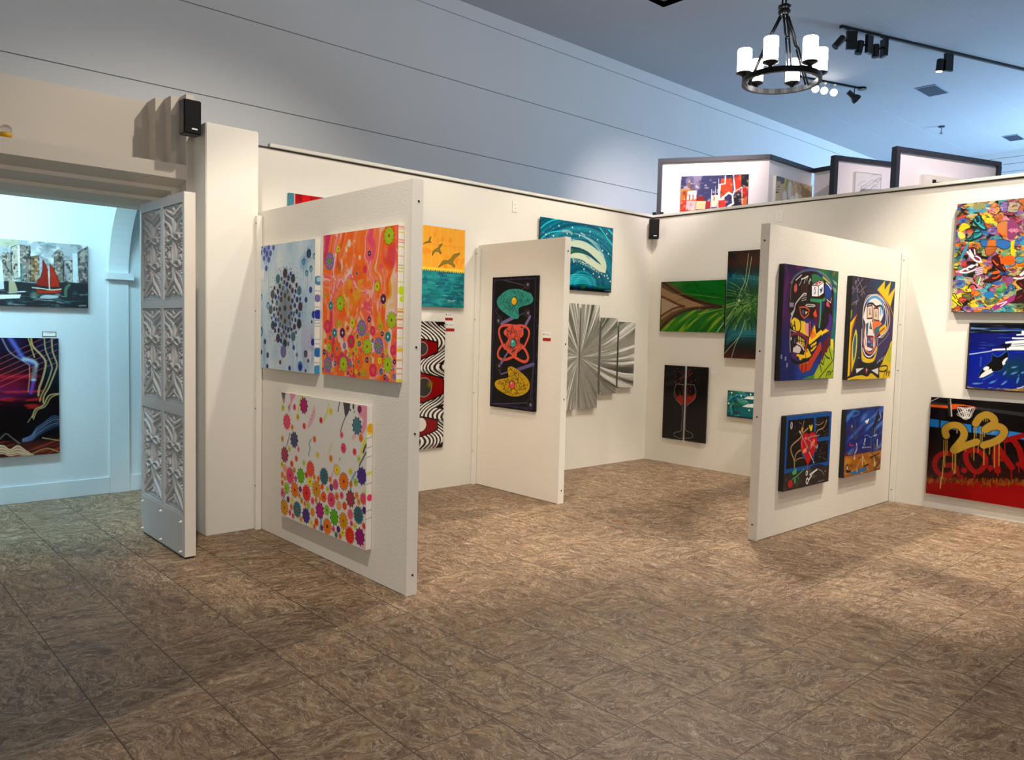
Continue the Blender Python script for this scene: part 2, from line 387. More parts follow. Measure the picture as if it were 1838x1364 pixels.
# rear hall wall: wide boards with narrow gaps
def boards(name, m, axis, pos, a0, a1, cuts, hol, th=.05):
    bm = bmesh.new(); g = .0045
    zs = [0]+cuts+[CZ+.1]
    for z0, z1 in zip(zs, zs[1:]):
        z0 += g if z0 else 0; z1 -= g
        if axis == 'y': bx(bm, a0, a1, pos, pos+th, z0, z1)
        else: bx(bm, pos, pos+th, a0, a1, z0, z1)
    o = struct(link(name, bm, m)); bm = bmesh.new()
    if axis == 'y': bx(bm, a0, a1, pos+.008, pos+th+.02, .02, CZ+.05)
    else: bx(bm, pos+.008, pos+th+.02, a0, a1, .02, CZ+.05)
    link('board_gap', bm, M['groove'], o)
    return o
boards('wall_rear', M['rear'], 'y', 1.62, -14, 11.1, [3.82, 4.66, 5.455], None)
boards('wall_far_right', M['rear'], 'x', 11.0, -16, 1.62, [3.9, 4.6, 5.0, 5.2, 5.36, 5.5], None)
struct(box('wall_back', M['wall'], -5.38, .06, 0, .06, 0, 3.05))
struct(box('wall_right', M['wall'], 0, .06, -9, 0, 0, 3.05))
# cap rails on both partition walls
for nm, a in (('trim_1', (-5.10, -.02, -.022, -.001)), ('trim_2', None)):
    bm = bmesh.new(); bg = bmesh.new()
    if a: bx(bm, -5.10, -.005, -.024, .03, 3.057, 3.087, .003); bx(bg, -5.38, -.005, -.006, .055, 3.045, 3.058)
    else: bx(bm, -.024, .03, -8.9, -.005, 3.057, 3.087, .003); bx(bg, -.006, .055, -8.9, -.005, 3.045, 3.058)
    o = struct(link(nm, bm, M['rail'])); link('shadow_gap', bg, M['railgap'], o)
# pier between the doorway and the back wall
struct(box('wall_pier', M['wall'], -5.78, -5.38, -.425, .30, 0, 3.057, bevel=.006))
# stepped doorway surround
bm = bmesh.new()
def prism(bm, prof, x0, x1):
    a = [bm.verts.new((x0, y, z)) for y, z in prof]; b = [bm.verts.new((x1, y, z)) for y, z in prof]
    n = len(prof); bm.faces.new(a); bm.faces.new(b[::-1])
    for i in range(n): bm.faces.new((a[i], b[i], b[(i+1) % n], a[(i+1) % n]))
XM = -6.90     # middle of the opening
bx(bm, XM*2+5.967, -5.967, .267, .46, 2.484, 3.29)
prism(bm, [(-.187, 2.77), (-.187, 2.663), (-.059, 2.614), (-.059, 2.585), (.086, 2.545), (.086, 2.519), (.267, 2.484), (.267, 2.77)], XM*2+5.836, -5.836)
for s in (0, 1):
    for x0, x1, y in ((-5.836, -5.779, -.187), (-5.902, -5.836, -.059), (-5.967, -5.902, .086)):
        if s: x0, x1 = 2*XM-x1, 2*XM-x0
        bx(bm, x0, x1, y-.0015, .46, 0, 3.291)
bx(bm, -14, 2*XM+5.779, -.187, .46, 0, 3.29)
struct(link('trim_3', bm, M['facade'])).name = 'wall_left'
# small hall behind the doorway: arched side wall, ceiling, baseboards
bm = bmesh.new(); yc, rr = .73, .85
arc = [(yc+rr*math.cos(t), 1.98+rr*math.sin(t)) for t in np.linspace(0, math.pi/2, 22)]
prof = [(1.62, 0), (1.58, 0)]+arc+[(.46, 2.83), (.46, 3.05), (1.62, 3.05)]
a = [bm.verts.new((-5.90, y, z)) for y, z in prof]; b = [bm.verts.new((-5.73, y, z)) for y, z in prof]
fa = bm.faces.new(a); fb = bm.faces.new(b[::-1]); n = len(prof)
for i in range(n): bm.faces.new((a[i], b[i], b[(i+1) % n], a[(i+1) % n]))
bm.normal_update(); bmesh.ops.triangulate(bm, faces=[fa, fb])
aw = struct(link('wall_arch', bm, M['hall']))
box('capital', M['hall'], -5.925, -5.69, 1.535, 1.62, 1.973, 2.04, aw, .004)
struct(box('ceiling_hall', M['hall'], -9, -4.2, .46, 1.61, 3.055, 3.12))
struct(box('wall_hall', M['hall'], -9.1, -4.2, 1.60, 1.619, 0, 3.05))
struct(box('wall_hall_end', M['hall'], -4.26, -4.2, .46, 1.60, 0, 3.05))
struct(box('wall_hall_front', M['hall'], -5.76, -4.26, .46, .50, 0, 3.05))
struct(box('baseboard_rear', M['hall'], -9, -5.902, 1.583, 1.60, 0, .152, bevel=.003))
struct(box('baseboard_side', M['hall'], -5.728, -4.3, 1.583, 1.60, 0, .152, bevel=.003))

# ------------------------------------------------------------------ carved door leaf
door = empty('door_1', (-6.11, -.02, 0), R(-90)); door['kind'] = 'structure'
bm = bmesh.new(); cols = ((.03, .437), (.487, .86)); rows = ((.31, .97), (1.045, 1.695), (1.755, 2.395)); W = .89
for x0, x1 in ((0, .03), (.437, .487), (.86, W)): bx(bm, x0, x1, 0, .075, .30, 2.46)
for z0, z1 in ((.012, .31), (.97, 1.045), (1.695, 1.755), (2.395, 2.46)): bx(bm, .001, W-.001, .0005, .0745, z0, z1)
bx(bm, .002, W-.002, .03, .06, .02, 2.45)
link('stile_frame', bm, M['door'], door)
box('door_edge', M['dooredge'], W-.0005, W+.004, .001, .074, .014, 2.459, door)
box('kick_plate', M['door'], .012, .868, -.005, .001, .02, .295, door, .002)
box('gap_shade_strip', M['black'], .005, W-.002, .01, .065, .002, .012, door)  # black strip standing in for the shaded gap under the leaf
for i, x in enumerate((.045, .447, .845)):
    for z in (.045, .25):
        bm = bmesh.new(); cyl(bm, (x, -.003, z), (x, -.022, z), .011, .004, 10); link('stud', bm, M['white'], door)
def relief(w_, h_):
    A = Art(w_*100, h_*100, '000000', .35); W_, H_ = A.w, A.h
    base = np.minimum(np.minimum(A.X, W_-A.X)/1.0, np.minimum(A.Y, H_-A.Y)/1.0)
    Z = np.zeros(A.X.shape)
    def ridge(pts, wd, hgt, curve=True, closed=False):
        A.P[:] = 0; A.line([(x*W_, y*H_) for x, y in pts], wd, 'ffffff', curve=curve, closed=closed, raw=True, soft=1.01)
        v = np.clip(A.P[..., 0], 0, 1); np.maximum(Z, hgt*np.sqrt(v), out=Z)
    def blob(x, y, rx, ry, hgt, rot=0):
        q = ((A.X-x*W_)*math.cos(rot)+(A.Y-y*H_)*math.sin(rot))/rx; p = ((A.Y-y*H_)*math.cos(rot)-(A.X-x*W_)*math.sin(rot))/ry
        np.maximum(Z, hgt*np.sqrt(np.clip(1-q*q-p*p, 0, 1)), out=Z)
    rg = random.Random(5)
    for m in (1, -1):                                   # mirrored halves
        X = lambda x: .5+m*(x-.5)
        def rm(pts, *k, **q): ridge([(X(x), y) for x, y in pts], *k, **q)
        rm([(.05, .03), (.12, .09), (.34, .135), (.46, .175), (.46, .30)], 2.6, .85)
        rm([(.02, .16), (.22, .20), (.36, .27), (.44, .34)], 3.0, .8)
        rm([(.04, .86), (.14, .78), (.34, .72), (.45, .66)], 2.8, .8)
        rm([(.06, .965), (.24, .88), (.42, .80), (.46, .72), (.45, .66)], 2.8, .9)
        for yy in (.35, .63):
            rm([(.50, yy), (.38, yy-.035), (.24, yy-.03), (.18, yy+.005), (.26, yy+.035), (.38, yy+.02), (.5, yy-.01)], 2.0, 1.05)
        rm([(.47, .38), (.42, .44), (.42, .54), (.47, .61)], 1.7, .8)
        for k in range(30):                             # leaf scrolls up the sides
            y = .215+.56*k/29+rg.uniform(-.01, .01); x = rg.uniform(.06, .30)
            if abs(y-.35) < .05 or abs(y-.63) < .05: x = rg.uniform(.05, .14)
            blob(X(x), y, rg.uniform(.9, 1.9), rg.uniform(.6, 1.2), rg.uniform(.5, .95), rg.uniform(-1, 1))
        rm([(.10, .26), (.20, .31), (.10, .33)], 1.3, .7); rm([(.12, .42), (.26, .45), (.12, .49), (.25, .53), (.1, .57)], 1.3, .75)
        for k in range(7): blob(X(.12+.05*k), .035+.010*k, 1.0, 1.5, .9, m*.5)
        for k in range(6): blob(X(.20+.05*k), .95-.012*k, 1.3, 1.0, .9, -m*.4)
    blob(.5, .05, 2.0, 2.2, 1); blob(.5, .10, 1.4, 1.8, .9); blob(.5, .93, 2.2, 1.6, 1); blob(.5, .87, 1.6, 1.6, .9)
    ridge([(.5, .39), (.5, .60)], 1.4, .7, False)
    m_ = np.clip(base/1.2, 0, 1); Z *= m_
    border = np.clip(1-np.abs(base-.55)/.5, 0, 1)*.55
    Z = np.maximum(Z, border)
    return A, Z
for ci, (x0, x1) in enumerate(cols):
    A, Z = relief(x1-x0, .66)
    for z0, z1 in rows:
        zz = (z1-z0)/.66
        o = A.mesh('carved_panel', M['door'], door, x0=x0, z1=.66, y=.019, height=Z*.019) if z0 == rows[0][0] else None
        if o is not None: first = o; o.location.z = z0; o.scale.z = zz
        else:
            o = first.copy(); COL.objects.link(o); o.parent = door; o.location.z = z0; o.scale.z = zz

# ------------------------------------------------------------------ free-standing partition panels
def partition(label, loc, rz, L, posts, screwz, th=.07, H=2.46):
    t = empty('partition_panel', loc, rz); tag(t, label, 'partition', 'white textured partition panels')
    box('board', M['panel'], 0, L-.018, 0, th, .004, H, t)
    box('end_cap', M['cap'], L-.018, L+.002, -.004, th+.004, 0, H+.002, t, .002)
    for z in screwz:
        bm = bmesh.new(); cyl(bm, (L, th*.55, z), (L+.006, th*.55, z), .0065, n=12); link('screw', bm, M['screw'], t)
    x0, x1, y0, y1, h = posts
    box('mounting_post', M['cap'], x0, x1, y0, y1, 0, h, t, .002)
    for z in (h-.06, 1.7, .95, .35):
        bm = bmesh.new(); cyl(bm, ((x0+x1)/2, y0, z), ((x0+x1)/2, y0-.003, z), .005, n=10) if x1-x0 < .06 else None
        link('screw', bm, M['screw'], t)
    return t
SZ = (2.335, 1.487, .975, .125)
partition('nearest textured white partition panel, between the carved door and the orange gear painting', (-5.36, -.005, 0), R(-90), 2.44, (.428, .46, -.048, -.004, 2.425), SZ)['label'] = 'large white partition panel carrying the blue, orange and dotted gear canvases'
partition('narrow white partition panel carrying the tall black canvas of three coloured blobs', (-2.83, -.003, 0), R(-90), 1.22, (.002, .034, -.048, -.004, 2.43), SZ)
# third panel stands off the right wall; its free end faces left
t = empty('partition_panel', (-2.50, -3.067, 0)); tag(t, 'white partition panel standing off the right wall with the skull and crown canvases', 'partition', 'white textured partition panels')
box('board', M['panel'], .018, 2.492, 0, .068, .004, 2.462, t)
box('end_cap', M['cap'], -.002, .018, -.004, .072, 0, 2.464, t, .002)
for z in SZ:
    bm = bmesh.new(); cyl(bm, (0, .036, z), (-.006, .036, z), .0065, n=12); link('screw', bm, M['screw'], t)
box('mounting_post', M['cap'], 2.462, 2.496, -.050, -.004, 0, 2.45, t, .002)
for z in (2.37, 1.75, 1.3, .12):
    bm = bmesh.new(); cyl(bm, (2.462, -.027, z), (2.459, -.027, z), .005, n=10); link('screw', bm, M['screw'], t)

# ------------------------------------------------------------------ tall framed display panels of the next gallery
def display(label, p0, p1, left=True, right=False, z0=0, zb=None):
    p0, p1 = Vector(p0), Vector(p1); d = p1-p0; L = d.length
    t = empty('display_panel', (p0.x, p0.y, 0), math.atan2(d.y, d.x)); tag(t, label, 'display panel', 'dark-framed display panels of the next gallery')
    box('board', M['upper'], .01, L-.01, .008, .04, z0, 3.76, t)
    box('top_rail', M['frame'], -.02 if left else 0, L+.02 if right else L, -.022, .05, 3.745, 3.80, t)
    if left: box('upright', M['frame'], -.02, .035, -.026, .052, zb or 0, 3.745, t)
    if right: box('upright', M['frame'], L-.035, L+.02, -.026, .052, 0, 3.745, t)
    return t
dA = display('dark-framed white display panel with the red and navy abstract, beside the rear wall', (.085, -.015), (.757, -1.157), True, False, 0, 3.09)
dB = display('dark-framed white display panel with the cream floral picture, angled away', (.757, -1.146), (1.855, -1.135), False)
dC = display('short dark-topped white display panel next to the cream floral picture', (1.862, -1.142), (1.81, -1.50), False)
dD = display('dark-framed white display panel with the pale grey line drawing', (1.306, -1.694), (2.159, -2.05))
dE = display('tallest-looking dark-framed white display panel, furthest right above the wall', (1.329, -2.407), (2.929, -2.978), True, True)
for x in (-.045, .05):
    box('clamp', M['black'], x-.02, x+.02, -.05, .03, 3.088, 3.13, dA)

# ------------------------------------------------------------------ speakers
def speaker(label, loc, rz, w_, h_, d_, br):
    t = empty('wall_speaker', loc, rz); tag(t, label, 'speaker')
    box('cabinet', M['black'], -w_/2, w_/2, 0, d_, 0, h_, t, .006)
    box('grille', M['grille'], -w_/2+.006, w_/2-.006, -.008, .001, .006, h_-.006, t, .003)
    box('badge', M['silver'], .012-.02, .012+.02, -.0105, -.008, .032, .043, t, .001)
    bm = bmesh.new(); bx(bm, -.015, .03, d_, d_+br, .05, .09); link('bracket', bm, M['black'], t)
speaker('black speaker at the top of the doorway beside the white pier', (-5.866, -.40, 2.955), R(0), .128, .245, .10, .11)
speaker('small black speaker in the top corner where the two gallery walls meet', (-.125, -.125, 2.775), R(-45), .125, .245, .07, .03)

# toy ball on the ledge over the doorway
t = empty('glass_ball', (-6.975, -.148, 2.771)); tag(t, 'small clear ball with a yellow base on the ledge above the doorway', 'ornament')
bm = bmesh.new(); lathe(bm, [(.024, 0), (.034, .008), (.037, .022), (.034, .032), (.03, .034)], 20); link('base', bm, M['toyyellow'], t, True)
bm = bmesh.new(); bmesh.ops.create_uvsphere(bm, u_segments=24, v_segments=16, radius=.036, matrix=Matrix.Translation((0, 0, .05))); link('dome', bm, M['glass'], t, True)

# ------------------------------------------------------------------ chandelier
ch = empty('chandelier', (-2.02, -2.835, 3.665)); tag(ch, 'round black iron chandelier with six glowing white candle shades', 'chandelier')
RR = .30
bm = bmesh.new(); lathe(bm, [(RR-.016, 0), (RR+.012, 0), (RR+.012, .042), (RR-.016, .042)], 72)
bm.faces.ensure_lookup_table()
for f_ in [x for x in bm.faces if len(x.verts) > 4]: bm.faces.remove(f_)
v = [x for x in bm.verts]; n = 72
for i in range(n): bm.faces.new((v[i], v[(i+1) % n], v[3*n+(i+1) % n], v[3*n+i]))
link('ring', bm, M['iron'], ch)
nd = math.atan2(-6.244+2.835, -8.005+2.02)        # direction towards the room's near side
for k in range(6):
    t_ = nd+R(-17+60*k); x, y = RR*math.cos(t_), RR*math.sin(t_)
    mt = Matrix.Translation((x, y, .042))
    bm = bmesh.new(); lathe(bm, [(.016, 0), (.016, .012), (.036, .022), (.062, .034), (.064, .042), (.02, .04)], 28, mt); ho = link('shade_holder', bm, M['iron'], ch, True)
    bm = bmesh.new(); lathe(bm, [(.03, .044), (.052, .044), (.056, .05), (.057, .22), (.053, .228), (.049, .222), (.048, .06)], 28, mt); link('candle_shade', bm, M['shade'], ho, True)
HZ = .585
bm = bmesh.new(); lathe(bm, [(.02, -.03), (.035, -.028), (.045, -.005), (.048, .0), (.048, .02), (.04, .024), (.04, .032), (.05, .036), (.05, .058), (.03, .07), (.02, .075)], 28, Matrix.Translation((0, 0, HZ-.03))); link('hub', bm, M['iron'], ch, True)
for a_ in (12, 132, 252):
    t_ = nd+R(a_); dx, dy = math.cos(t_), math.sin(t_); px, py = -dy, dx
    bm = bmesh.new()
    for s in (-.013, .013):
        p0 = Vector((dx*.03+px*s, dy*.03+py*s, HZ-.05)); p1 = Vector((dx*(RR-.03)+px*s, dy*(RR-.03)+py*s, .03)); pm = p0.lerp(p1, .45)
        pm += Vector((dx*.012, dy*.012, 0))
        cyl(bm, p0, pm, .009, n=8); cyl(bm, pm, p1, .0075, n=8)
    cyl(bm, Vector((dx, dy, 0))*.1+Vector((0, 0, 0)), Vector((dx, dy, 0))*.1+Vector((0, 0, .001)), .001, n=4)
    bmesh.ops.create_uvsphere(bm, u_segments=10, v_segments=8, radius=.015, matrix=Matrix.Translation((pm+Vector((px, py, 0))*-.011)))
    link('support_rod', bm, M['iron'], ch, True)
bm = bmesh.new()
for k in range(3):
    a_ = 2*math.pi*k/3; cyl(bm, (.018*math.cos(a_), .018*math.sin(a_), HZ+.03), (.018*math.cos(a_), .018*math.sin(a_), CZ-3.665-.03), .007, n=8)
link('hanging_stem', bm, M['iron'], ch)
bm = bmesh.new(); cyl(bm, (0, 0, CZ-3.665-.035), (0, 0, CZ-3.665-.001), .07, n=28); link('ceiling_canopy', bm, M['iron'], ch)

# ------------------------------------------------------------------ ceiling tracks and spotlights
TD = Vector((.9465, -.3227, 0)); TN = math.atan2(TD.y, TD.x)
t = empty('lighting_track', (2.063, -1.32, CZ)); t.rotation_euler.z = TN; tag(t, 'long black lighting track on the ceiling carrying four black spotlights', 'lighting track')
box('rail', M['black'], 0, 7.5, -.018, .018, -.036, -.001, t)
box('end_feed', M['black'], -.01, .12, -.02, .02, -.042, -.001, t)
names = ('black track spotlight at the left end of the long track, tilted leftward', 'black track spotlight second from the left end of the long track',
         'black track spotlight third along, hanging straight down with the closest pair', 'black track spotlight alone further right, its lit face showing')
for i, (s, d) in enumerate(((.19, (-.50, .42, -.78)), (.50, (-.14, .12, -1)), (.77, (0, 0, -1)), (2.0, (-.05, .05, -1)))):
    p = Vector((2.063, -1.32, CZ-.044))+TD*s
    t = empty('track_spotlight', p); tag(t, names[i], 'spotlight', 'black spotlights on the long track')
    bm = bmesh.new(); bx(bm, -.07, .07, -.02, .02, -.03, -.001); bx(bm, -.065, .065, -.022, .022, -.235, -.03)
    g = link('gear_box', bm, M['black'], t); g.rotation_euler.z = (R(-42), R(-5), R(55), R(-25))[i]
    c0 = Vector((-.085, .075, -.085)); d = Vector(d).normalized()
    bm = bmesh.new(); cyl(bm, c0, c0+d*.16, .047, n=20); cyl(bm, c0-d*.006, c0+d*.01, .041, n=20); h_ = link('lamp_head', bm, M['black'], t)
    bm = bmesh.new(); cyl(bm, c0+d*.157, c0+d*.162, .041, n=20); link('lens', bm, M['led'] if i == 3 else M['vent'], h_)
    bm = bmesh.new(); cyl(bm, c0+d*.07, Vector((0, 0, -.10)), .012, n=10); link('pivot', bm, M['silver'] if False else M['black'], t)
p0 = Vector((3.913, -.098, CZ))-TD*.45
t = empty('lighting_track', p0); t.rotation_euler.z = TN; tag(t, 'short pale lighting track on the ceiling behind the chandelier', 'lighting track')
box('rail', M['iron'], 0, 1.32, -.015, .015, -.03, -.001, t)
bm = bmesh.new(); cyl(bm, (1.36, 0, -.03), (1.36, 0, -.001), .07, n=24); link('ceiling_canopy', bm, M['iron'], t)
toc = Vector((-8.0, -6.24, 1.6))
for i, s in enumerate((.40, .58, .78)):
    p = p0+TD*s; t = empty('track_spotlight', p); tag(t, ('leftmost', 'middle', 'rightmost')[i]+' of the three glaring lamps on the short ceiling track', 'spotlight', 'bright lamps on the short track')
    bm = bmesh.new(); bx(bm, -.025, .025, -.015, .015, -.05, -.03); cyl(bm, (0, 0, -.05), (0, 0, -.12), .006, n=8); link('stem', bm, M['white'], t)
    d = (Vector((-6.5, -3.2, 1.6))-p).normalized(); c0 = Vector((0, 0, -.15))
    bm = bmesh.new(); cyl(bm, c0-d*.06, c0+d*.05, .03, .055, 20); h_ = link('lamp_head', bm, M['white'], t)
    bm = bmesh.new(); cyl(bm, c0+d*.048, c0+d*.056, .052, n=20); link('lens', bm, M['bulb'], h_)
p = p0+TD*1.20; t = empty('track_spotlight', p); tag(t, 'black cone-shaped spotlight at the right end of the short track', 'spotlight')
bm = bmesh.new(); cyl(bm, (0, 0, -.03), (0, 0, -.13), .008, n=8); link('stem', bm, M['black'], t)
d = Vector((.62, -.5, -.62)).normalized(); c0 = Vector((0, 0, -.17))
bm = bmesh.new(); cyl(bm, c0-d*.13, c0-d*.02, .038, .042, 20); cyl(bm, c0-d*.02, c0+d*.03, .042, .075, 20); cyl(bm, c0+d*.03, c0+d*.07, .075, .078, 20); h_ = link('lamp_head', bm, M['black'], t)
bm = bmesh.new(); cyl(bm, c0+d*.068, c0+d*.074, .068, n=20); link('lens', bm, M['silver'], h_)

# vents, sprinkler
for i, (x0, x1, y0, y1) in enumerate(((5.38, 5.92, -1.275, -1.0), (9.60, 10.06, -1.27, -1.03))):
    t = empty('ceiling_vent', ((x0+x1)/2, (y0+y1)/2, CZ)); tag(t, ('dark square ceiling vent nearer the chandelier', 'dark square ceiling vent furthest to the right')[i], 'vent', 'ceiling vents')
    hx, hy = (x1-x0)/2, (y1-y0)/2
    bm = bmesh.new(); bx(bm, -hx-.03, hx+.03, -hy-.02, hy+.02, -.012, -.0005); link('vent_frame', bm, M['ventframe'], t)
    bm = bmesh.new()
    for k in range(9): y = -hy+.01+(2*hy-.02)*k/8; bx(bm, -hx, hx, y-.012, y+.012, -.016, -.0125)
    link('louver', bm, M['vent'], t)
t = empty('sprinkler_head', (8.04, -.45, CZ)); tag(t, 'small ceiling sprinkler with a dark round plate', 'sprinkler')
bm = bmesh.new(); cyl(bm, (0, 0, -.02), (0, 0, -.001), .055, n=20); link('escutcheon', bm, M['vent'], t)
bm = bmesh.new(); cyl(bm, (0, 0, -.10), (0, 0, -.02), .01, n=8); cyl(bm, (0, 0, -.15), (0, 0, -.10), .035, .012, 12); link('nozzle', bm, M['ventframe'], t)

# ------------------------------------------------------------------ outlets and price cards
def outlet(label, loc, rz):
    t = empty('wall_outlet', loc, rz); tag(t, label, 'outlet', 'white outlets near the top of the walls')
    box('plate', M['white'], -.038, .038, -.006, -.001, -.06, .06, t, .002)
    for z in (-.022, .022):
        bm = bmesh.new(); cyl(bm, (0, -.008, z), (0, -.005, z), .015, n=16); s = link('socket', bm, M['white'], t)
        box('slot', M['ink'], -.006, -.004, -.0086, -.0081, z-.004, z+.005, s); box('slot', M['ink'], .004, .006, -.0086, -.0081, z-.004, z+.005, s)
outlet('white outlet high on the back wall, left of the teal wave picture', (-2.35, 0, 2.91), 0)
outlet('white outlet high on the right wall above the skull partition', (0, -1.735, 2.92), R(-90))
def card(label, loc, rz, w_, h_, red=True, frame_=False, dot=True):
    t = empty('price_card', loc, rz); tag(t, label, 'label card', 'small cards beside the artworks')
    if red:
        box('paper', M['paper'], -w_/2, w_/2, -.002, -.0006, h_*.38, h_, t)
        box('red_strip', M['red'], -w_/2, w_/2, -.002, -.0006, 0, h_*.32, t)
    else: box('paper', M['paper'], -w_/2, w_/2, -.002, -.0006, 0, h_, t)
    if frame_:
        bm = bmesh.new()
        for a in ((-w_/2-.004, w_/2+.004, -.004, 0), (-w_/2-.004, w_/2+.004, h_, h_+.004), (-w_/2-.004, -w_/2, 0, h_), (w_/2, w_/2+.004, 0, h_)): bx(bm, a[0], a[1], -.004, -.0006, a[2], a[3])
        link('border', bm, M['ink'], t)
    if dot:
        bm = bmesh.new(); cyl(bm, (-w_*.36, -.0026, h_*.74), (-w_*.36, -.0021, h_*.74), .007, n=14); link('black_dot', bm, M['ink'], t)
    bm = bmesh.new(); bx(bm, -w_*.15, w_*.42, -.0026, -.0021, h_*.76, h_*.80); bx(bm, -w_*.15, w_*.3, -.0026, -.0021, h_*.62, h_*.65)
    link('printed_lines', bm, M['grey'], t)
card('price card with red strip just under the gull picture', (-3.20, 0, 1.685), 0, .095, .075)
card('price card with red strip at the top right of the red and black wavy picture', (-3.185, 0, 1.575), 0, .11, .09)
card('price card with red strip right of the tall black canvas', (-2.83, -1.02, 1.508), R(-90), .105, .085)
card('tiny white card under the right corner of the teal wave picture', (-.83, 0, 2.018), 0, .09, .03, False, dot=False)
card('tiny white card right of the brushed metal strips', (-.245, 0, 1.285), 0, .08, .03, False, dot=False)
card('small white card right of the wine glass pictures', (0, -.978, 1.157), R(-90), .085, .033, False, dot=False)
card('dark-bordered card above the light trail picture in the hall', (-6.378, 1.60, 1.45), 0, .10, .036, False, True, False)
card('tiny white card under the lower right corner of the skull canvas', (-1.47, -3.067, 1.215), 0, .07, .028, False, dot=False)
card('tiny white card under the lower right corner of the crown canvas', (-.29, -3.067, 1.205), 0, .06, .028, False, dot=False)

# ================================================================== ARTWORKS
def hang(label, face, u0, z1, A, wall, depth=.035, m='paint', edge='canvas', gap=.003, name='painting', cat='painting', group=None, sideart=None, standoff=0, frame=None, part='painted_front', height=None):
    w_, h_ = A.w/100, A.h/100
    if face == 'Y': t = empty(name, (u0+w_/2, wall-gap, z1-h_), 0)
    else: t = empty(name, (wall-gap, u0-w_/2, z1-h_), R(-90))
    tag(t, label, cat, group)
    if standoff:
        box('panel_edge', M[edge], -w_/2, w_/2, -depth, -standoff, 0, h_, t)
        box('hanger', M['canvasblack'], -w_*.3, w_*.3, -standoff, -.001, h_*.15, h_*.85, t)
    else: box('canvas_edge', M[edge], -w_/2, w_/2, -depth, 0, 0, h_, t)
    A.mesh(part, M[m], t, z1=h_, y=-depth-.0012, height=height)
    if sideart is not None: sideart.mesh('painted_side', M[m], t, x0=w_/2+.0008, z1=h_, side=True)
    if frame:
        bm = bmesh.new(); k = .012
        for a in ((-w_/2, w_/2, 0, k), (-w_/2, w_/2, h_-k, h_), (-w_/2, -w_/2+k, 0, h_), (w_/2-k, w_/2, 0, h_)): bx(bm, a[0], a[1], -depth-.004, -depth-.0015, a[2], a[3])
        link('frame_border', bm, M[frame], t)
    return t
NAVY, SLATE, PLUM, TEAL, GRY = '1b2a86', '31444f', '47303f', '3e7078', '4e555c'

# ---- blue bubbles canvas
A = Art(83.6, 91.5, 'c4d8e4', quad=[(471.7, 441.6), (568.7, 429.3), (568.7, 673), (467.7, 658.7)])
n1 = A.noise(22, 26, 3, 1); A.mix((n1-.5)*4, 'e2e6e4', .9); A.mix((A.noise(18, 40, 3, 5)-.55)*4, '93b6cf', .8); A.mix((.42-n1)*4, '9fc0d6', .8)
A.view(460, 420, 5.246)
A.ell((115, 160), 75, '5663c4', rx=60, a=.7, soft=.9); A.ell((68, 365), 45, 'ecefe9', a=.9, soft=.3)
A.ell((462, 265), 75, '7fb0cf', a=.6, soft=.3); A.ell((510, 990), 130, 'c9bcd6', a=.6, soft=.4); A.ell((535, 1140), 50, 'e8e2e0', a=.6, soft=.3)
A.ell((265, 1100), 100, 'dde0dc', a=.6, soft=.4); A.ell((330, 110), 60, 'a8c4cb', a=.6, soft=.5)
for x, y0, y1 in ((90, 180, 440), (112, 200, 390), (130, 210, 560), (150, 180, 330), (175, 130, 250), (463, 280, 420), (498, 380, 520), (540, 330, 430), (360, 1090, 1300), (400, 1010, 1290), (470, 1150, 1290), (486, 630, 700), (250, 1060, 1200), (545, 870, 1240), (80, 1040, 1180), (555, 1070, 1210)):
    A.line([(x, y0), (x, y1)], .5, '5f7fae', .6, False)
for x, y, k in ((70, 122, 12), (60, 168, 24), (91, 150, 24), (113, 183, 26), (131, 232, 26), (148, 176, 26), (132, 122, 20), (176, 125, 24), (107, 312, 26), (86, 222, 22)): A.ell((x, y), k, '2a3a8c'); A.ell((x, y), k*.6, '56629a')
A.ell((285, 690), 300, '8a93a0', rx=170, a=.75, soft=.35); A.ell((285, 690), 230, '6d7681', rx=125, a=.5, soft=.4)
rg = random.Random(2)
for i in range(520):
    t_ = rg.uniform(0, 6.28); q = rg.uniform(.55, 1.12); A.ell((287+155*q*math.cos(t_), 685+355*q*math.sin(t_)), rg.uniform(1.5, 5), rg.choice(['20242c', '2a3350', '14161c']))
for i in range(260):
    t_ = rg.uniform(0, 6.28); q = rg.uniform(.5, .95); A.ell((287+155*q*math.cos(t_), 685+355*q*math.sin(t_)), rg.uniform(5, 10), rg.choice(['c9d0d2', 'aab4ba']), a=.8)
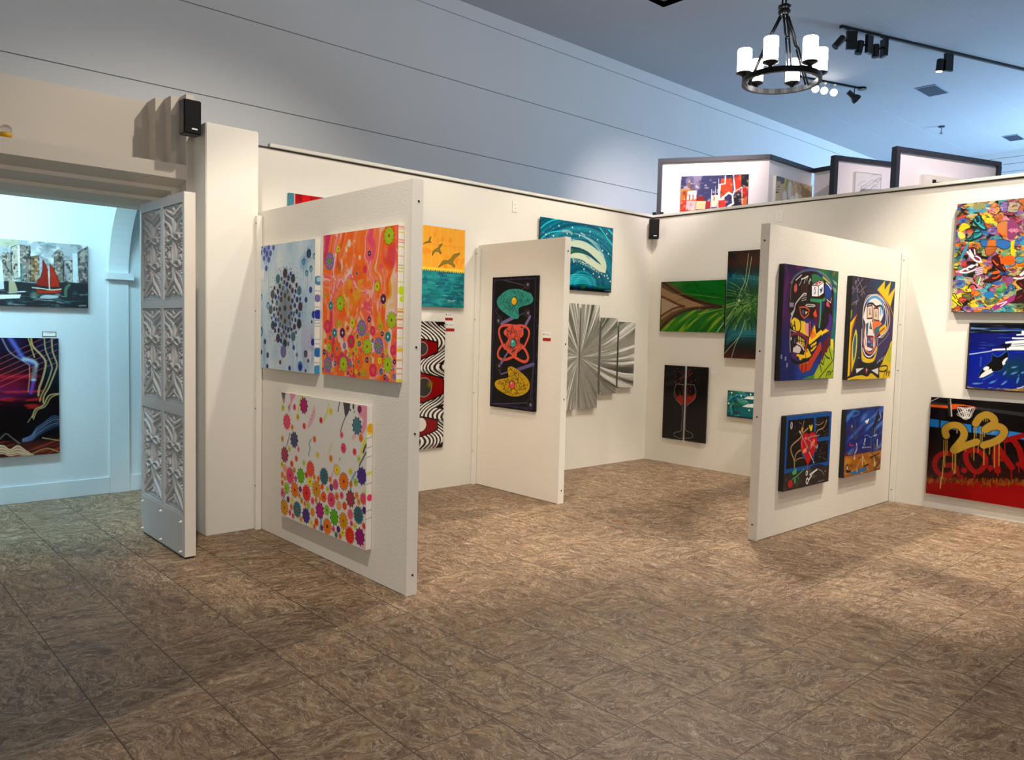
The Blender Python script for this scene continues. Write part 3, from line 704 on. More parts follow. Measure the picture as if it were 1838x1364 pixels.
big = [(286, 358, 45, PLUM), (217, 410, 43, TEAL), (361, 408, 43, SLATE), (165, 553, 43, GRY), (421, 522, 43, TEAL), (145, 697, 42, '51646b'), (432, 671, 43, PLUM), (165, 843, 43, SLATE), (420, 835, 47, '2c2c34'), (214, 970, 43, PLUM), (363, 957, 45, TEAL), (281, 1020, 42, '33343c'),
       (318, 402, 28, SLATE), (339, 363, 20, NAVY), (251, 410, 20, '41506b'), (277, 440, 20, SLATE), (303, 462, 24, NAVY), (234, 478, 24, PLUM), (264, 495, 24, TEAL), (332, 483, 22, PLUM), (395, 470, 24, PLUM), (183, 493, 20, PLUM), (215, 527, 26, SLATE), (355, 520, 27, PLUM), (309, 527, 24, TEAL), (385, 527, 20, NAVY), (248, 547, 20, NAVY), (194, 577, 24, NAVY), (222, 583, 22, '4a6a90'), (375, 572, 20, '3c56a0'), (400, 605, 28, SLATE), (430, 600, 20, NAVY), (355, 615, 24, '2b3468'), (205, 633, 26, TEAL), (162, 620, 20, PLUM), (378, 660, 24, NAVY), (178, 690, 22, SLATE), (203, 693, 18, NAVY), (397, 718, 26, PLUM), (217, 735, 22, PLUM), (343, 733, 20, NAVY), (368, 740, 26, '45708a'), (175, 750, 24, '41688a'), (423, 752, 28, '4a6aa0'), (154, 775, 16, NAVY), (192, 790, 22, NAVY), (216, 793, 20, '3a4a8a'), (353, 790, 20, '3e5c7c'), (385, 797, 22, '2a3040'), (332, 830, 24, '4a7a9a'), (192, 840, 24, NAVY), (234, 840, 26, TEAL), (260, 860, 20, SLATE), (287, 872, 20, NAVY), (375, 862, 30, PLUM), (220, 893, 24, NAVY), (345, 890, 20, NAVY), (314, 893, 26, SLATE), (186, 895, 24, PLUM), (271, 913, 18, PLUM), (249, 938, 24, TEAL), (297, 950, 22, PLUM), (390, 917, 18, PLUM), (326, 955, 20, NAVY), (243, 995, 24, NAVY), (314, 1025, 22, '37608c')]
for x, y, k, c in big: A.ell((x, y), k, c); A.ell((x, y-k*.1), k*.55, c, a=.3)
A.ell((285, 690), 115, '7b8792', rx=50); A.ell((283, 683), 27, '2e3338')
for x, y in ((283, 565), (321, 595), (340, 678), (323, 768), (282, 808), (245, 765), (232, 690), (247, 602)): A.ell((x, y), 26, '4d4333')
for i in range(120):
    t_ = rg.uniform(0, 6.28); q = rg.uniform(1.02, 1.3); A.ell((287+155*q*math.cos(t_), 685+355*q*math.sin(t_)), rg.uniform(1.5, 4), '303a55')
for i in range(70):
    t_ = rg.uniform(0, 6.28); q = rg.uniform(.8, 1.8); A.ell((511+26*q*math.cos(t_), 182+45*q*math.sin(t_)), 2.5, '1c2338'); A.ell((549+26*q*math.cos(t_), 1015+50*q*math.sin(t_)), 2.5, '2c3a88', a=.7)
for x, y, k, c, c2 in ((511, 182, 42, '16305e', '2c4f7a'), (565, 205, 28, '3d78a8', '9cc4d8'), (463, 256, 32, '2f6f96', '5d9dba'), (493, 360, 30, '2d7898', '7fb4c6'), (533, 320, 30, '2a5f94', '8fbcd2'), (531, 516, 30, '1b2f86', '2d4aa0'), (487, 608, 26, '17306e', '2b4c9a'), (55, 572, 26, '3a7cae', '8cbfd8'), (120, 655, 34, '3b7fa6', '9cc6d4'), (562, 750, 36, '14256c', '24489c'), (45, 900, 50, '2f6aa8', '6aa0cc'), (85, 1000, 26, '1b2a60', '1b2a60'), (48, 1100, 24, '24457e', '24457e'), (110, 1132, 28, '2a4470', '2a4470'), (105, 1242, 24, '1d2d70', '1d2d70'), (265, 1100, 62, '5a6fa0', '7f6a98'), (367, 1065, 26, '2b4590', '3e5ea0'), (399, 1135, 22, '5a6ab0', '5a6ab0'), (432, 1250, 52, '3c6fae', '1c2a8c'), (326, 1265, 26, '22307c', '22307c'), (233, 1205, 22, '4a2a44', '4a2a44'), (486, 1128, 36, '4b2c50', '7a4a78'), (511, 1197, 20, '4a2a48', '4a2a48'), (486, 1295, 18, '5a2c52', '5a2c52'), (555, 1015, 35, '1a2494', '1a2494'), (544, 818, 15, '14161e', '14161e')):
    A.ell((x, y), k, c); A.ell((x, y+k*.15), k*.6, c2)
S_ = Art(4, 91.5, 'ece6da')
for y, c in ((29, '4f84a4'), (52, '2733a0'), (78, '2a6aa8'), (90, '3d90b8')): S_.E((1.6, y-1), 3.2, c); S_.E((1.2, y-1.8), 1.6, 'a8c8d8' if y == 29 else c)
S_.E((2.0, 40), 2.6, '7a6aa8')
for y in (35, 46, 55, 57, 59, 68, 71, 74, 84, 86): S_.line([(0, y), (4, y)], .35, '5a62a0', .9, raw=True)
hang('canvas of blue and purple bubbles around a grey oval, leftmost on the large partition', 'X', -.532, 2.186, A, -5.36, .04, sideart=S_)

# ---- orange gears canvas
A = Art(88.4, 92.0, 'ff6a1e', quad=[(581, 422.5), (714.6, 403.8), (714, 687), (579.5, 670.4)])
wx = (A.noise(26, 34, 3, 8)-.5)*45; wy = (A.noise(26, 34, 3, 9)-.5)*50; f1 = A.noise(9, 26, 4, 2, wx, wy)
A.ramp(f1, [(.22, 'ff5f0c'), (.36, 'ff7416'), (.42, 'ff8a5a'), (.455, 'ff6a58'), (.485, 'ee3a78'), (.50, 'f7a0a8'), (.52, 'f8d4c4'), (.545, 'ff8a74'), (.575, 'ff6a3a'), (.61, 'f9a58a'), (.64, 'ff7c20'), (.75, 'ff5c08')])
A.mix(np.clip((A.Y-30)/40, 0, 1)*np.clip((.62-A.noise(16, 16, 3, 77))*6, 0, 1), 'ff6a14', .55)
A.mix((A.noise(11, 18, 4, 21, wx, wy)-.60)*9*(A.Y > 30), 'e8b414', .85); A.mix((A.noise(7, 22, 4, 31, wx, wy)-.63)*12, 'f2d8cc', .85)
A.mix((A.noise(14, 20, 3, 41, wx, wy)-.66)*10, 'd8205c', .8); A.mix(np.clip((A.X-55)/20, 0, 1)*np.clip((50-A.Y)/20, 0, 1)*(A.noise(20, 30, 3, 51, wx, wy)-.3)*3, 'ff6208', .8)
LIME, MAG, VIO, ORG, TL2, BLU = 'a6c80a', 'e0204f', '5b1040', 'ff6412', '1f8288', '6a70a8'
A.view(570, 395, 8.527)
for x, y, k in ((485, 350, 60), (445, 450, 40), (280, 530, 36), (650, 565, 38), (568, 320, 24), (495, 340, 35)): A.ell((x, y), k, 'f3d9c4', rx=k*.8)
A.ell((730, 745), 60, 'e8305c', a=.9); A.ell((345, 710), 60, '9a6a28', rx=40, a=.7, soft=.7)
def green(x, y, k, s=0): A.gear((x, y), k, 12, LIME, '6a2a38', None, tr=.09, seed=s); A.ell((x, y), k*.60, 'b4d414', a=.6); A.ell((x, y), k*.2, 'a04a3c'); [A.ell((x+.33*k*math.cos(t_), y+.62*k*math.sin(t_)), k*.03, '5a6a10') for t_ in np.arange(0, 6.28, .7)]
def orange(x, y, k): A.gear((x, y), k, 8, ORG, '46606a', None, tr=.09); A.ell((x, y), k*.28, '8aa09a'); A.ell((x, y), k*.18, '4a5a58')
def blue(x, y, k):
    A.ell((x, y), k, BLU); A.ell((x, y), k*.32, '7fae18'); A.ell((x, y), k*.12, '3a7a10')
    for i in range(8): t_ = i*.785; c = A.T((x, y)); r_ = k*A.sc((x, y)); A.E((c[0]+r_*.62*math.cos(t_), c[1]+r_*.62*math.sin(t_)), r_*.14, 'f06a78')
def cog(x, y, k, body=VIO, dot='f4e8e0'): A.gear((x, y), k, 8, body, 'f4e6dc', None, tr=.12); A.ell((x, y), k*.84, body); A.ell((x, y), k*.25, dot)
def sun(x, y, k, body='d8d40c', core='a02a2a'): A.gear((x, y), k, 10, body, '3a5a20', None, tr=.10); A.ell((x, y), k*.25, core)
def pink(x, y, k): A.gear((x, y), k, 14, MAG, 'e8405a', None, tr=.10); A.ell((x, y), k*.7, 'ea3560'); A.ell((x, y), k*.28, 'f4823a'); A.ell((x, y), k*.15, 'e0204f')
green(1092, 240, 138); green(355, 1265, 120, 1); blue(188, 620, 132); orange(606, 808, 128); sun(320, 437, 55); sun(918, 1008, 80, 'c8d00c', 'c83a28'); cog(796, 505, 50); cog(1016, 1200, 85); cog(210, 1290, 70, TL2); ell_ = A.ell((525, 1072), 42, 'f2541c'); sun(125, 1140, 40, 'b8b414')
A.view(570, 540, 8.8)
green(365, 30, 118, 1); cog(217, 65, 72, TL2); pink(165, 395, 108); sun(560, 335, 78); blue(710, 420, 132); cog(827, 283, 55); pink(885, 465, 80); green(1182, 298, 134); sun(1003, 398, 55, 'a8bc14'); sun(340, 355, 55, 'b8c41c'); A.ell((433, 330), 32, 'f0a818')
cog(277, 497, 80, TL2); cog(404, 495, 85); A.ell((488, 425), 58, 'ff6a10'); A.ell((488, 425), 18, '3a1410'); cog(207, 570, 40); A.gear((543, 635), 118, 8, 'e01858', '6a8a20', None, tr=.1); A.ell((543, 628), 34, '4a8a14')
cog(644, 555, 32); cog(803, 515, 32, '4a8a8a'); cog(1038, 515, 45); cog(1128, 562, 88, TL2); A.ell((1238, 548), 58, 'ff5e14'); A.ell((1238, 548), 10, '8a70a0'); A.ell((133, 630), 50, 'ff5a20')
sun(193, 733, 75, 'a8c814', 'd03048'); orange(322, 750, 125); A.ell((437, 702), 52, '7a78b0'); A.ell((437, 702), 18, 'd0604a'); cog(672, 670, 50, '2a6a78', 'e8b0a0'); green(799, 715, 130, 2); cog(884, 625, 35); blue(980, 705, 134); pink(1213, 775, 82)
cog(115, 800, 50); cog(240, 858, 32); cog(405, 820, 22); A.ell((458, 805), 50, 'f2601c'); sun(518, 868, 48, 'c8b418'); cog(581, 835, 32); A.ell((623, 762), 24, '4a9a9a'); sun(698, 778, 32, 'e03a30', 'f4c0b0'); sun(1097, 800, 48); cog(1045, 862, 38); A.ell((900, 850), 42, 'f0702a')
blue(175, 1002, 126); cog(290, 982, 48, '3a5a88', 'f0c8c0'); A.ell((335, 932), 22, 'e03050'); green(422, 995, 122); cog(535, 992, 44, '1a7a80'); A.ell((568, 922), 28, 'f04a80'); cog(580, 1028, 24); orange(665, 962, 128); cog(796, 932, 52); A.ell((855, 915), 26, '6a9a9a'); sun(1000, 945, 58, 'f0e010', 'c83030'); pink(895, 1100, 112); green(1128, 1008, 134, 1); cog(1238, 965, 48)
cog(97, 1080, 30); sun(258, 1090, 34, 'e8c41c'); A.ell((330, 1090), 38, 'f06020'); A.ell((380, 1138), 20, '9a8a70'); cog(498, 1140, 34); A.ell((550, 1112), 60, 'ff7a14'); A.ell((550, 1112), 16, '4a2020'); sun(622, 1120, 46, 'e4d414', 'b0b020'); cog(676, 1160, 34); sun(740, 1152, 54, 'a8c414', '6a2a20'); A.ell((800, 1175), 22, '6aa0a8')
cog(1025, 1120, 55, '2a6088', 'f0d0c8'); A.ell((987, 1205), 28, 'f0a428'); cog(1090, 1210, 48); sun(1162, 1195, 38, 'f0d818', 'c04020'); A.ell((1235, 1205), 54, '7a78b0'); A.ell((1235, 1205), 20, 'e06030'); cog(1224, 1088, 26, '3a6a9a')
rg = random.Random(9)
for i in range(40): A.ell((rg.uniform(90, 1250), rg.uniform(750, 1200)), rg.uniform(8, 15), rg.choice(['f04a5a', 'f8b030', '6a9aa0', 'f07a9a', 'ffe0c8']), a=.8)
S_ = Art(4, 92, 'efe9df')
for y, c, wd in ((1, 'e8703a', .6), (2.2, 'e8907a', .4), (4.2, 'd8d43a', .7), (8.6, 'e0603a', .5), (10, 'e0603a', .5), (12.6, 'd8cc3a', .7), (18, 'e8824a', .4), (23.4, 'b0a050', .5), (25, 'd4cc3a', .7), (27, 'd8cc50', .7), (33, 'd4d070', .6), (39.5, '9a9a70', .3), (49, 'e0c020', .9), (50.5, 'e87a20', 1.0), (53, 'd8d43a', .7), (55, 'e87a2a', 1.0), (58, 'f0c030', .5), (60, 'f06a3a', 1.1), (66, 'd8d43a', .6), (71, 'e0905a', .4), (73, 'f0c020', 2.2), (79, 'f0a040', 1.0), (84, 'e86a50', .5), (87, 'ea7a40', .5), (91, 'e8dc10', 1.6)): S_.line([(0, y), (4, y)], wd, c, .95, raw=True)
S_.E((1.3, 38), 2.6, 'c8e010', rx=2.4); S_.E((1.0, 43), 1.8, 'c8e010', rx=1.5)
hang('bright orange and pink canvas covered in green, blue and purple gears', 'X', -1.482, 2.198, A, -5.36, .04, sideart=S_)

# ---- white canvas with coloured flowers and cogs
A = Art(116.8, 91.0, 'e8e3da', quad=[(506.8, 703.5), (659.4, 729.4), (656.8, 989.7), (504.5, 923)])
A.view(500, 695, 8.8)
PK, RD, YL, GN, PU, BT, OC, MG = 'e8486c', 'ea4a2c', 'f0d818', '78c814', '5a3474', '33707c', 'dc9a14', '9a1460'
A.poly([(190, 78), (275, 90), (268, 150), (235, 200), (215, 260), (185, 330), (160, 300), (200, 240), (195, 150)], 'ea8fa4', .9, True); A.poly([(55, 85), (120, 90), (115, 150), (105, 240), (85, 240), (70, 140)], '5f5a58', .9, True); A.ell((100, 210), 32, 'e89ab0', a=.8)
A.ell((180, 340), 75, 'eab0bc', rx=32*1.0, a=.8, soft=.3); A.ell((178, 320), 36, '8a6a78', a=.6, soft=.5)
A.poly([(570, 290), (590, 370), (580, 470), (540, 570), (490, 640), (460, 630), (500, 500), (545, 380)], 'f0a8bc', .8, True); [A.ell((x, y), 9, '4a4a50') for x, y in ((563, 388), (540, 442), (517, 505))]
A.line([(420, 120), (370, 150), (340, 260), (320, 380)], 2.6, 'dcdc60', .8); A.line([(800, 270), (780, 380), (750, 460), (725, 530)], 2.0, 'd8d878', .9); A.line([(850, 880), (820, 980), (790, 1060)], 1.6, 'd8dc8a', .8)
A.poly([(1025, 243), (1138, 262), (1130, 350), (1105, 420), (1065, 480), (1050, 430), (1040, 340)], '4a4a48', 1, False); A.line([(1065, 470), (1035, 540), (1000, 640), (985, 700)], .8, '3a3a3a'); A.line([(972, 235), (955, 320), (945, 385)], .9, '3a3a3a'); A.ell((946, 375), 14, '26262a')
A.ell((1188, 312), 45, '3f4042', rx=26*1.0); A.ell((1140, 365), 20, '4a4a4a'); A.ell((1202, 393), 14, '2a2a2a')
A.poly([(1290, 300), (1398, 318), (1398, 600), (1330, 760), (1300, 700), (1340, 520), (1270, 440)], 'f08ca4', .85, True); A.poly([(1200, 730), (1235, 760), (1200, 840), (1160, 800)], 'f0a8bc', .7, True)
A.line([(1400, 830), (1350, 920), (1320, 1040)], 3.5, 'e0e060', .9); A.line([(1410, 890), (1370, 960), (1350, 1030)], 1.8, '55564e'); A.line([(1400, 1020), (1340, 1130), (1285, 1240)], 1.2, '55564e'); A.ell((1350, 1020), 24, '4a4a4a', rx=18)
A.line([(520, 820), (490, 890), (505, 960), (480, 1070)], 1.3, '6a9ab0', .8); A.line([(190, 720), (160, 840), (135, 925)], .8, '4a4a4a')
def fl(x, y, k, b, tip='5a1a1a', core=None, n=14, rings=None, tr=.12): A.gear((x, y), k, n, b, tip, core, .22, rings, tr, int(x))
fl(408, 290, 122, MG, '2a1a2a', None, 10, 'd83a84', .14); fl(142, 540, 122, PK, 'b87a14', 'c88a3a', 12); fl(255, 825, 122, '3c4f70', '1e3a3e', None, 10, '7a4a6a', .14); fl(1245, 615, 134, '3c5a68', '2a2c3c', None, 10, '6ab0b0', .14); fl(105, 1055, 118, '8a2440', '2e1c28', None, 10, 'e0708a', .14)
for x, y, k, b, t_, c in ((82, 322, 50, 'c0d020', '5a7a20', '3a6a40'), (262, 312, 50, PK, 'd8305a', 'c02a4a'), (313, 468, 50, 'e0b028', 'c08a1a', 'a04a1a'), (413, 610, 50, RD, 'd83a2a', None), (677, 522, 50, 'd83a2a', 'b82a2a', '8a2020'), (830, 382, 54, YL, 'b89a14', 'c83a20'), (224, 627, 44, 'ee8a1c', 'b0401a', '9a2a1a'), (70, 805, 46, OC, '8a5a14', 'a04a1a'), (322, 973, 40, 'ee6a80', 'e0506a', None), (180, 965, 42, 'd8d438', '4a4a20', '3a2a20'), (575, 818, 50, 'f0623a', 'd8402a', 'f0a04a'), (622, 1068, 48, YL, '3a5a30', '5a1a1a'), (1003, 755, 50, 'ee5a78', 'd83a5a', 'c83050'), (1032, 963, 80, PK, 'c02a3a', 'a02040'), (1308, 808, 62, 'f07a1c', 'd04a1a', 'c03a1a'), (1208, 1023, 56, 'ee4a50', 'd83a3a', 'c02a30'), (1275, 1135, 55, 'd0dc60', '8a9a30', '2a5a40'), (833, 1125, 56, 'ee8a1c', 'c8681a', 'b0501a'), (288, 1120, 48, 'e8602a', 'b84a20', 'b03a20'), (216, 1202, 52, 'e0502a', 'b03a20', 'a02a20'), (408, 1190, 46, 'c8dc3a', '7a9a30', '3a7a40'), (1285, 352, 60, '7a1450', '5a1040', 'c85a90')): fl(x, y, k, b, t_, c, 10)
A.ell((58, 1205), 52, 'd8cc1c'); A.ell((58, 1205), 12, '3a1a10'); A.ell((975, 1138), 20, '2a2a2a', rx=12)
A.view(500, 830, 8.023)
A.line([(1115, 150), (1060, 260), (1040, 400)], 2.0, '6aa0b8', .8); A.line([(820, 30), (790, 150), (770, 210)], 2.2, 'f0a8bc', .7); A.line([(625, 790), (600, 960)], 2.4, '6aa8c0', .8); A.line([(110, 420), (60, 540), (30, 580)], 1.4, '5a90a8', .8); A.line([(1270, 400), (1235, 450)], 2.5, 'dce070', .8); A.poly([(1240, 1170), (1262, 1180), (1262, 1275), (1190, 1240)], 'f4a8bc', .8)
rnd = [(172, 180, 116, PK, 'd8405a', 'b03050', 16, None), (325, 185, 108, '38a014', '2f4a20', None, 10, 'a8dc14'), (465, 90, 112, 'ee5040', 'e04030', 'f0904a', 16, None), (660, 198, 118, BT, '6a2a20', '8a4050', 16, None), (945, 275, 122, 'f07814', '7a2a14', 'c02a1a', 16, None), (1205, 200, 128, '472a78', '26243a', None, 10, '5f4094'), (122, 360, 80, 'a0c81c', '3a4a20', '4a9a50', 10, None), (238, 388, 108, 'f07a1c', '6a2418', 'a0301a', 12, None), (407, 438, 118, 'e8382c', 'd83a2a', 'b01c20', 16, None), (550, 380, 116, OC, 'e0402a', 'e05a1a', 16, None), (458, 270, 72, 'f0e010', '4a4a18', 'b02a3a', 10, None), (90, 640, 108, 'd8980f', 'c8401a', 'e0601a', 16, None), (272, 670, 112, '3a7478', '5a2a30', 'c0603a', 16, None), (400, 762, 112, '4a3074', '2a2440', None, 10, '604a94'), (598, 690, 118, '9a1c68', '2a2038', None, 10, 'd83a90'), (765, 538, 106, PK, 'd8404a', 'b02048', 16, None), (655, 495, 78, 'f0601c', 'c83a1a', 'b83020', 14, None), (1043, 528, 120, '8a2838', '26222c', None, 10, 'd8606a'), (1230, 532, 84, 'ea4f6a', 'c83a4a', 'f08040', 14, None), (806, 792, 116, '2f9414', '2a4a20', None, 10, 'a0e01c'), (940, 848, 118, 'd89a0a', 'd83a20', 'e05a14', 14, None), (1158, 768, 126, '2c6a72', '8a3020', 'a03a34', 16, None), (706, 925, 112, 'f07c12', 'c84a10', '2a1c14', 16, None), (1033, 1060, 122, 'e8301c', 'e0401c', 'f0602a', 16, None), (1180, 1085, 128, '8a1060', '3a2040', None, 10, 'b02a88'), (1040, 755, 76, 'f06078', 'e85070', 'f08860', 14, None), (826, 318, 74, PK, '9a1c40', 'f04a80', 14, None), (846, 108, 72, 'f0dc10', 'e8402a', 'f07a1a', 18, None), (96, 75, 58, 'f0a078', 'e0604a', 'f0c0a0', 12, None), (700, 688, 72, '8ac81c', '26401c', '3a7a30', 10, None), (876, 625, 64, 'f0a050', '8a4a20', 'f8d0a0', 12, None)]
for x, y, k, b, t_, c, n, rg_ in rnd: fl(x, y, k, b, t_, c, n, rg_ or (None), .12) if len(str(rg_)) < 9 else None
for x, y, k, b, c in ((60, 170, 46, 'f07a20', None), (100, 215, 42, 'e8a02a', 'a0401a'), (62, 282, 40, 'f0602a', '9a2a1a'), (233, 105, 42, 'b8a014', '9a6a14'), (252, 228, 44, 'd8508a', None), (405, 175, 46, 'd8501c', 'a0301a'), (520, 207, 42, 'e8941c', '9a3a1a'), (580, 232, 44, 'f0702a', None), (632, 348, 48, 'ee5a1c', 'b0301a'), (750, 245, 44, 'f07a2a', 'c84a1a'), (765, 358, 54, '6a3a8a', '9a7ab0'), (712, 385, 40, 'd8d43a', '2a2a1a'), (915, 478, 54, 'ee4a78', 'b02050'), (845, 490, 58, 'f07a3a', '6a2a4a'), (1048, 315, 46, 'e0762a', 'a0401a'), (1118, 288, 56, 'a8c824', 'a02a2a'), (1042, 135, 48, 'e8dc1c', 'e0501c'), (1133, 480, 50, 'ea941c', 'a0401a'), (1162, 575, 46, 'dca020', 'b05a1a'), (1244, 700, 56, '4a2068', None), (958, 632, 62, 'ee402c', None), (318, 380, 46, '7a2a6a', 'a04a8a'), (306, 472, 42, 'e8942c', '9a5a1a'), (337, 545, 42, 'c89a1c', '6a4a1a'), (143, 525, 46, '7a2050', 'b04a70'), (202, 535, 46, 'e8e04a', 'e0a03a'), (62, 425, 66, 'e8608a', '4a2a4a'), (190, 632, 46, 'ea7a2c', 'b0501a'), (495, 552, 52, 'ee5080', 'a02a50'), (545, 540, 42, 'e8841c', '7a3a14'), (604, 520, 42, 'f0a050', 'e8802a'), (382, 590, 40, 'ee8a3a', 'a0501a'), (432, 620, 54, 'b8cc3a', 'e8b04a'), (168, 715, 44, 'ee5070', 'b02040'), (213, 765, 42, 'e06058', '9a2a3a'), (326, 815, 44, 'eaa02c', '7a4a1a'), (494, 715, 62, 'f08a1c', 'f0c04a'), (478, 870, 42, 'f0e01c', '6a2a14'), (550, 858, 58, 'ee4a1c', 'a02a1a'), (522, 925, 40, 'ee6a2c', 'a04a1a'), (628, 945, 44, '6a2468', 'a05a8a'), (794, 965, 46, 'ee4a7a', '8a1c4a'), (868, 970, 52, '5a2060', None), (932, 1022, 54, 'e8e020', '2a2a20'), (836, 1048, 44, '4a7a6a', '2a4a44'), (893, 1072, 44, 'f0702c', 'c04a1a'), (1058, 888, 44, 'ee4a78', 'c02050'), (1110, 928, 46, 'e0d830', '2a2a1a'), (1238, 930, 50, 'e84a4a', 'a02040')):
    fl(x, y, k, b, 'c8702a' if b[0] in 'ef' else '5a5a30', c, 10)
S_ = Art(4, 91, 'efe9e0')
S_.E((1.2, 14.5), 3.4, 'f0ac14', rx=2.8); S_.E((1.4, 58), 2.2, 'ee3a70', rx=2); S_.line([(0, 18), (4, 17)], 1.6, 'e0e060', raw=True); S_.line([(0, 42), (4, 43)], 2.2, 'dce070', raw=True)
for y in (20, 26, 32, 49, 66, 71): S_.line([(0, y-.5), (4, y+.5)], .4, '6a8a90', .8, raw=True)
hang('white canvas with many small bright flowers and cogs, hanging lowest on the large partition', 'X', -.882, 1.110, A, -5.36, .04, sideart=S_)

# ---- red picture peeping over the partition
A = Art(90, 70, 'b01218'); A.mix((A.noise(8, 60, 3, 3)-.45)*5, 'd01418', .8); A.mix((A.noise(5, 40, 2, 7)-.6)*8, '7a0c14', .7)
A.mix((A.X < 4.5).astype(float), '3f8294'); A.mix(((A.X > 4.5) & (A.X < 5.6)).astype(float), 'e8a8a0')
hang('glossy red picture with a teal left edge, mostly hidden behind the large partition', 'Y', -4.935, 2.705, A, 0, .03, 'gloss', 'teal')

# ---- gulls over the sea
A = Art(96.0, 77.5, 'ee8e0a', quad=[(765, 404), (834, 414), (832, 552.5), (765, 551)], dst=[(48.8, 0), (96, 0), (96, 77.5), (49.0, 77.5)])
sx, sy = A.X % 2.1, (A.Y+(np.floor(A.X/2.1) % 2)*1.05) % 2.1
dd = np.hypot(sx-1.05, sy-1.05); A.mix(.5+(.5-np.abs(dd-.75))/.35, 'f4bc48', .6)
gx = np.abs((A.X % 10)-5); A.mix((1-gx)*.9, 'fac63c', .5); A.mix((A.noise(6, 6, 2, 3)-.55)*5, 'e67c08', .5)
for yy in (17, 17.8): A.mix(.5+(.25-np.abs(A.Y-yy))/.4, 'f08a1c', .6)
hz = 42
A.mix(np.clip((A.Y-hz+3)*1.2, 0, 1), 'f4cc3a'); A.mix((A.Y > hz+1).astype(float), '127d80')
rg = random.Random(4)
for i in range(420):
    x, y = rg.uniform(-3, 96), rg.uniform(hz+1, 78); l = rg.uniform(4, 14); s_ = rg.uniform(-.08, .1)
    A.poly([(x, y), (x+l, y+l*s_), (x+l, y+l*s_+rg.uniform(1.2, 2.6)), (x, y+rg.uniform(1.2, 2.6))], rg.choice(['0f7a78', '14878a', '0c6a78', '1d9490', '0d5a70', '12607a', '2a9a92']), .85, raw=True)
A.mix(((A.Y > hz-.3) & (A.Y < hz+1.3) & ((A.X+A.Y) % 2.6 < 1.5)).astype(float), '0d5a60')
A.view(750, 395, 6.65)
for P_ in ([(245, 570), (275, 525), (305, 488), (355, 492), (390, 470), (430, 415), (497, 400), (490, 420), (440, 455), (410, 510), (440, 550), (435, 572), (400, 540), (355, 520), (310, 530), (255, 568)], [(168, 432), (180, 375), (215, 350), (240, 335), (255, 300), (290, 287), (280, 310), (255, 345), (280, 400), (270, 412), (240, 380), (205, 380)], [(60, 290), (95, 262), (125, 255), (135, 215), (152, 200), (148, 230), (140, 255), (158, 270), (120, 272), (95, 275)]):
    A.poly(P_, '8a7a26', 1, False, '3a3010', .45)
for x, y, l in ((215, 785, 25), (440, 795, 45), (480, 880, 35), (310, 905, 45), (640, 700, 30)): A.line([(x, y), (x+l, y+4)], .4, 'a8e0e0', .8)
for i, (a_, b_) in enumerate((((365, 955), (365, 980)), ((365, 955), (385, 958)), ((385, 958), (385, 982)), ((398, 958), (398, 980)), ((410, 965), (424, 960)), ((410, 965), (412, 980)), ((430, 960), (428, 982)), ((430, 960), (455, 960)))): A.line([a_, b_], .5, 'bfe0dc', .9)
hang('canvas with three gulls in a yellow sky over a teal sea', 'Y', -4.007, 2.586, A, 0, .035, edge='teal')

# ---- red, black and white wavy picture
A = Art(72, 125, 'f2ede4', quad=[(765, 576), (798, 578.5), (794.7, 803.3), (760, 806)], dst=[(48.2, 0), (70.6, 0), (71.2, 125), (47.6, 125)])
pm = A.Y/125*2*math.pi*2.55
wv = np.sin(pm+2.2)*9+A.noise(40, 30, 2, 3)*9
f_ = (A.X-60+wv*1.5)*.19+(A.noise(30, 24, 2, 6)-.5)*1.3
A.mix(.5+(.19-np.abs((f_ % 1)-.5))*10, '16120f'); A.mix(.5+(.045-np.abs(((f_*2) % 1)-.5))*16, '3a342e', .8)
A.mix(np.clip(np.sin(pm*2+1.0)*2-.6, 0, 1)*(.5+(.2-np.abs(((f_*2.3) % 1)-.5))*5), '2a241e', .8)
A.view(750, 560, 5.246)
A.poly([(165, 95), (250, 95), (250, 135), (205, 128)], '14100e'); A.poly([(165, 900), (240, 865), (240, 920)], '14100e'); A.poly([(195, 490), (248, 455), (248, 500)], '14100e'); A.poly([(170, 1280), (235, 1225), (235, 1280)], '14100e', curve=False)
for P_, el in (([(-10, 240), (60, 252), (120, 268), (190, 285), (192, 380), (130, 405), (58, 432), (-10, 445)], (45, 340, 62, 60)), ([(-10, 560), (50, 572), (150, 598), (240, 625), (252, 680), (245, 770), (160, 810), (45, 850), (-10, 860)], (60, 705, 90, 95)), ([(-10, 980), (45, 985), (120, 1000), (185, 1015), (187, 1105), (120, 1140), (40, 1165), (-10, 1180)], (30, 1058, 70, 70))):
    A.poly(P_, '86080c', 1, False, '1a0c0a', 1.4)
    A.ell((el[0], el[1]), el[2], 'e4dccf' if el[1] > 1000 else '3a3634', rx=el[3]*.95)
    A.ring(A.T((el[0], el[1])), el[2]*A.sc((el[0], el[1])), '120c0a' if el[1] > 1000 else '9a9088', .9)
A.ell((120, 680), 28, '8a7a14', a=.8, soft=.8)
for k in range(4): A.line([(140+k*11, 1262), (148+k*11, 1270)], .5, 'd84a4a', .8)
hang('tall glossy wavy picture of red shapes among black and white stripes', 'Y', -3.983, 1.668, A, 0, .02, 'gloss', 'canvasblack')

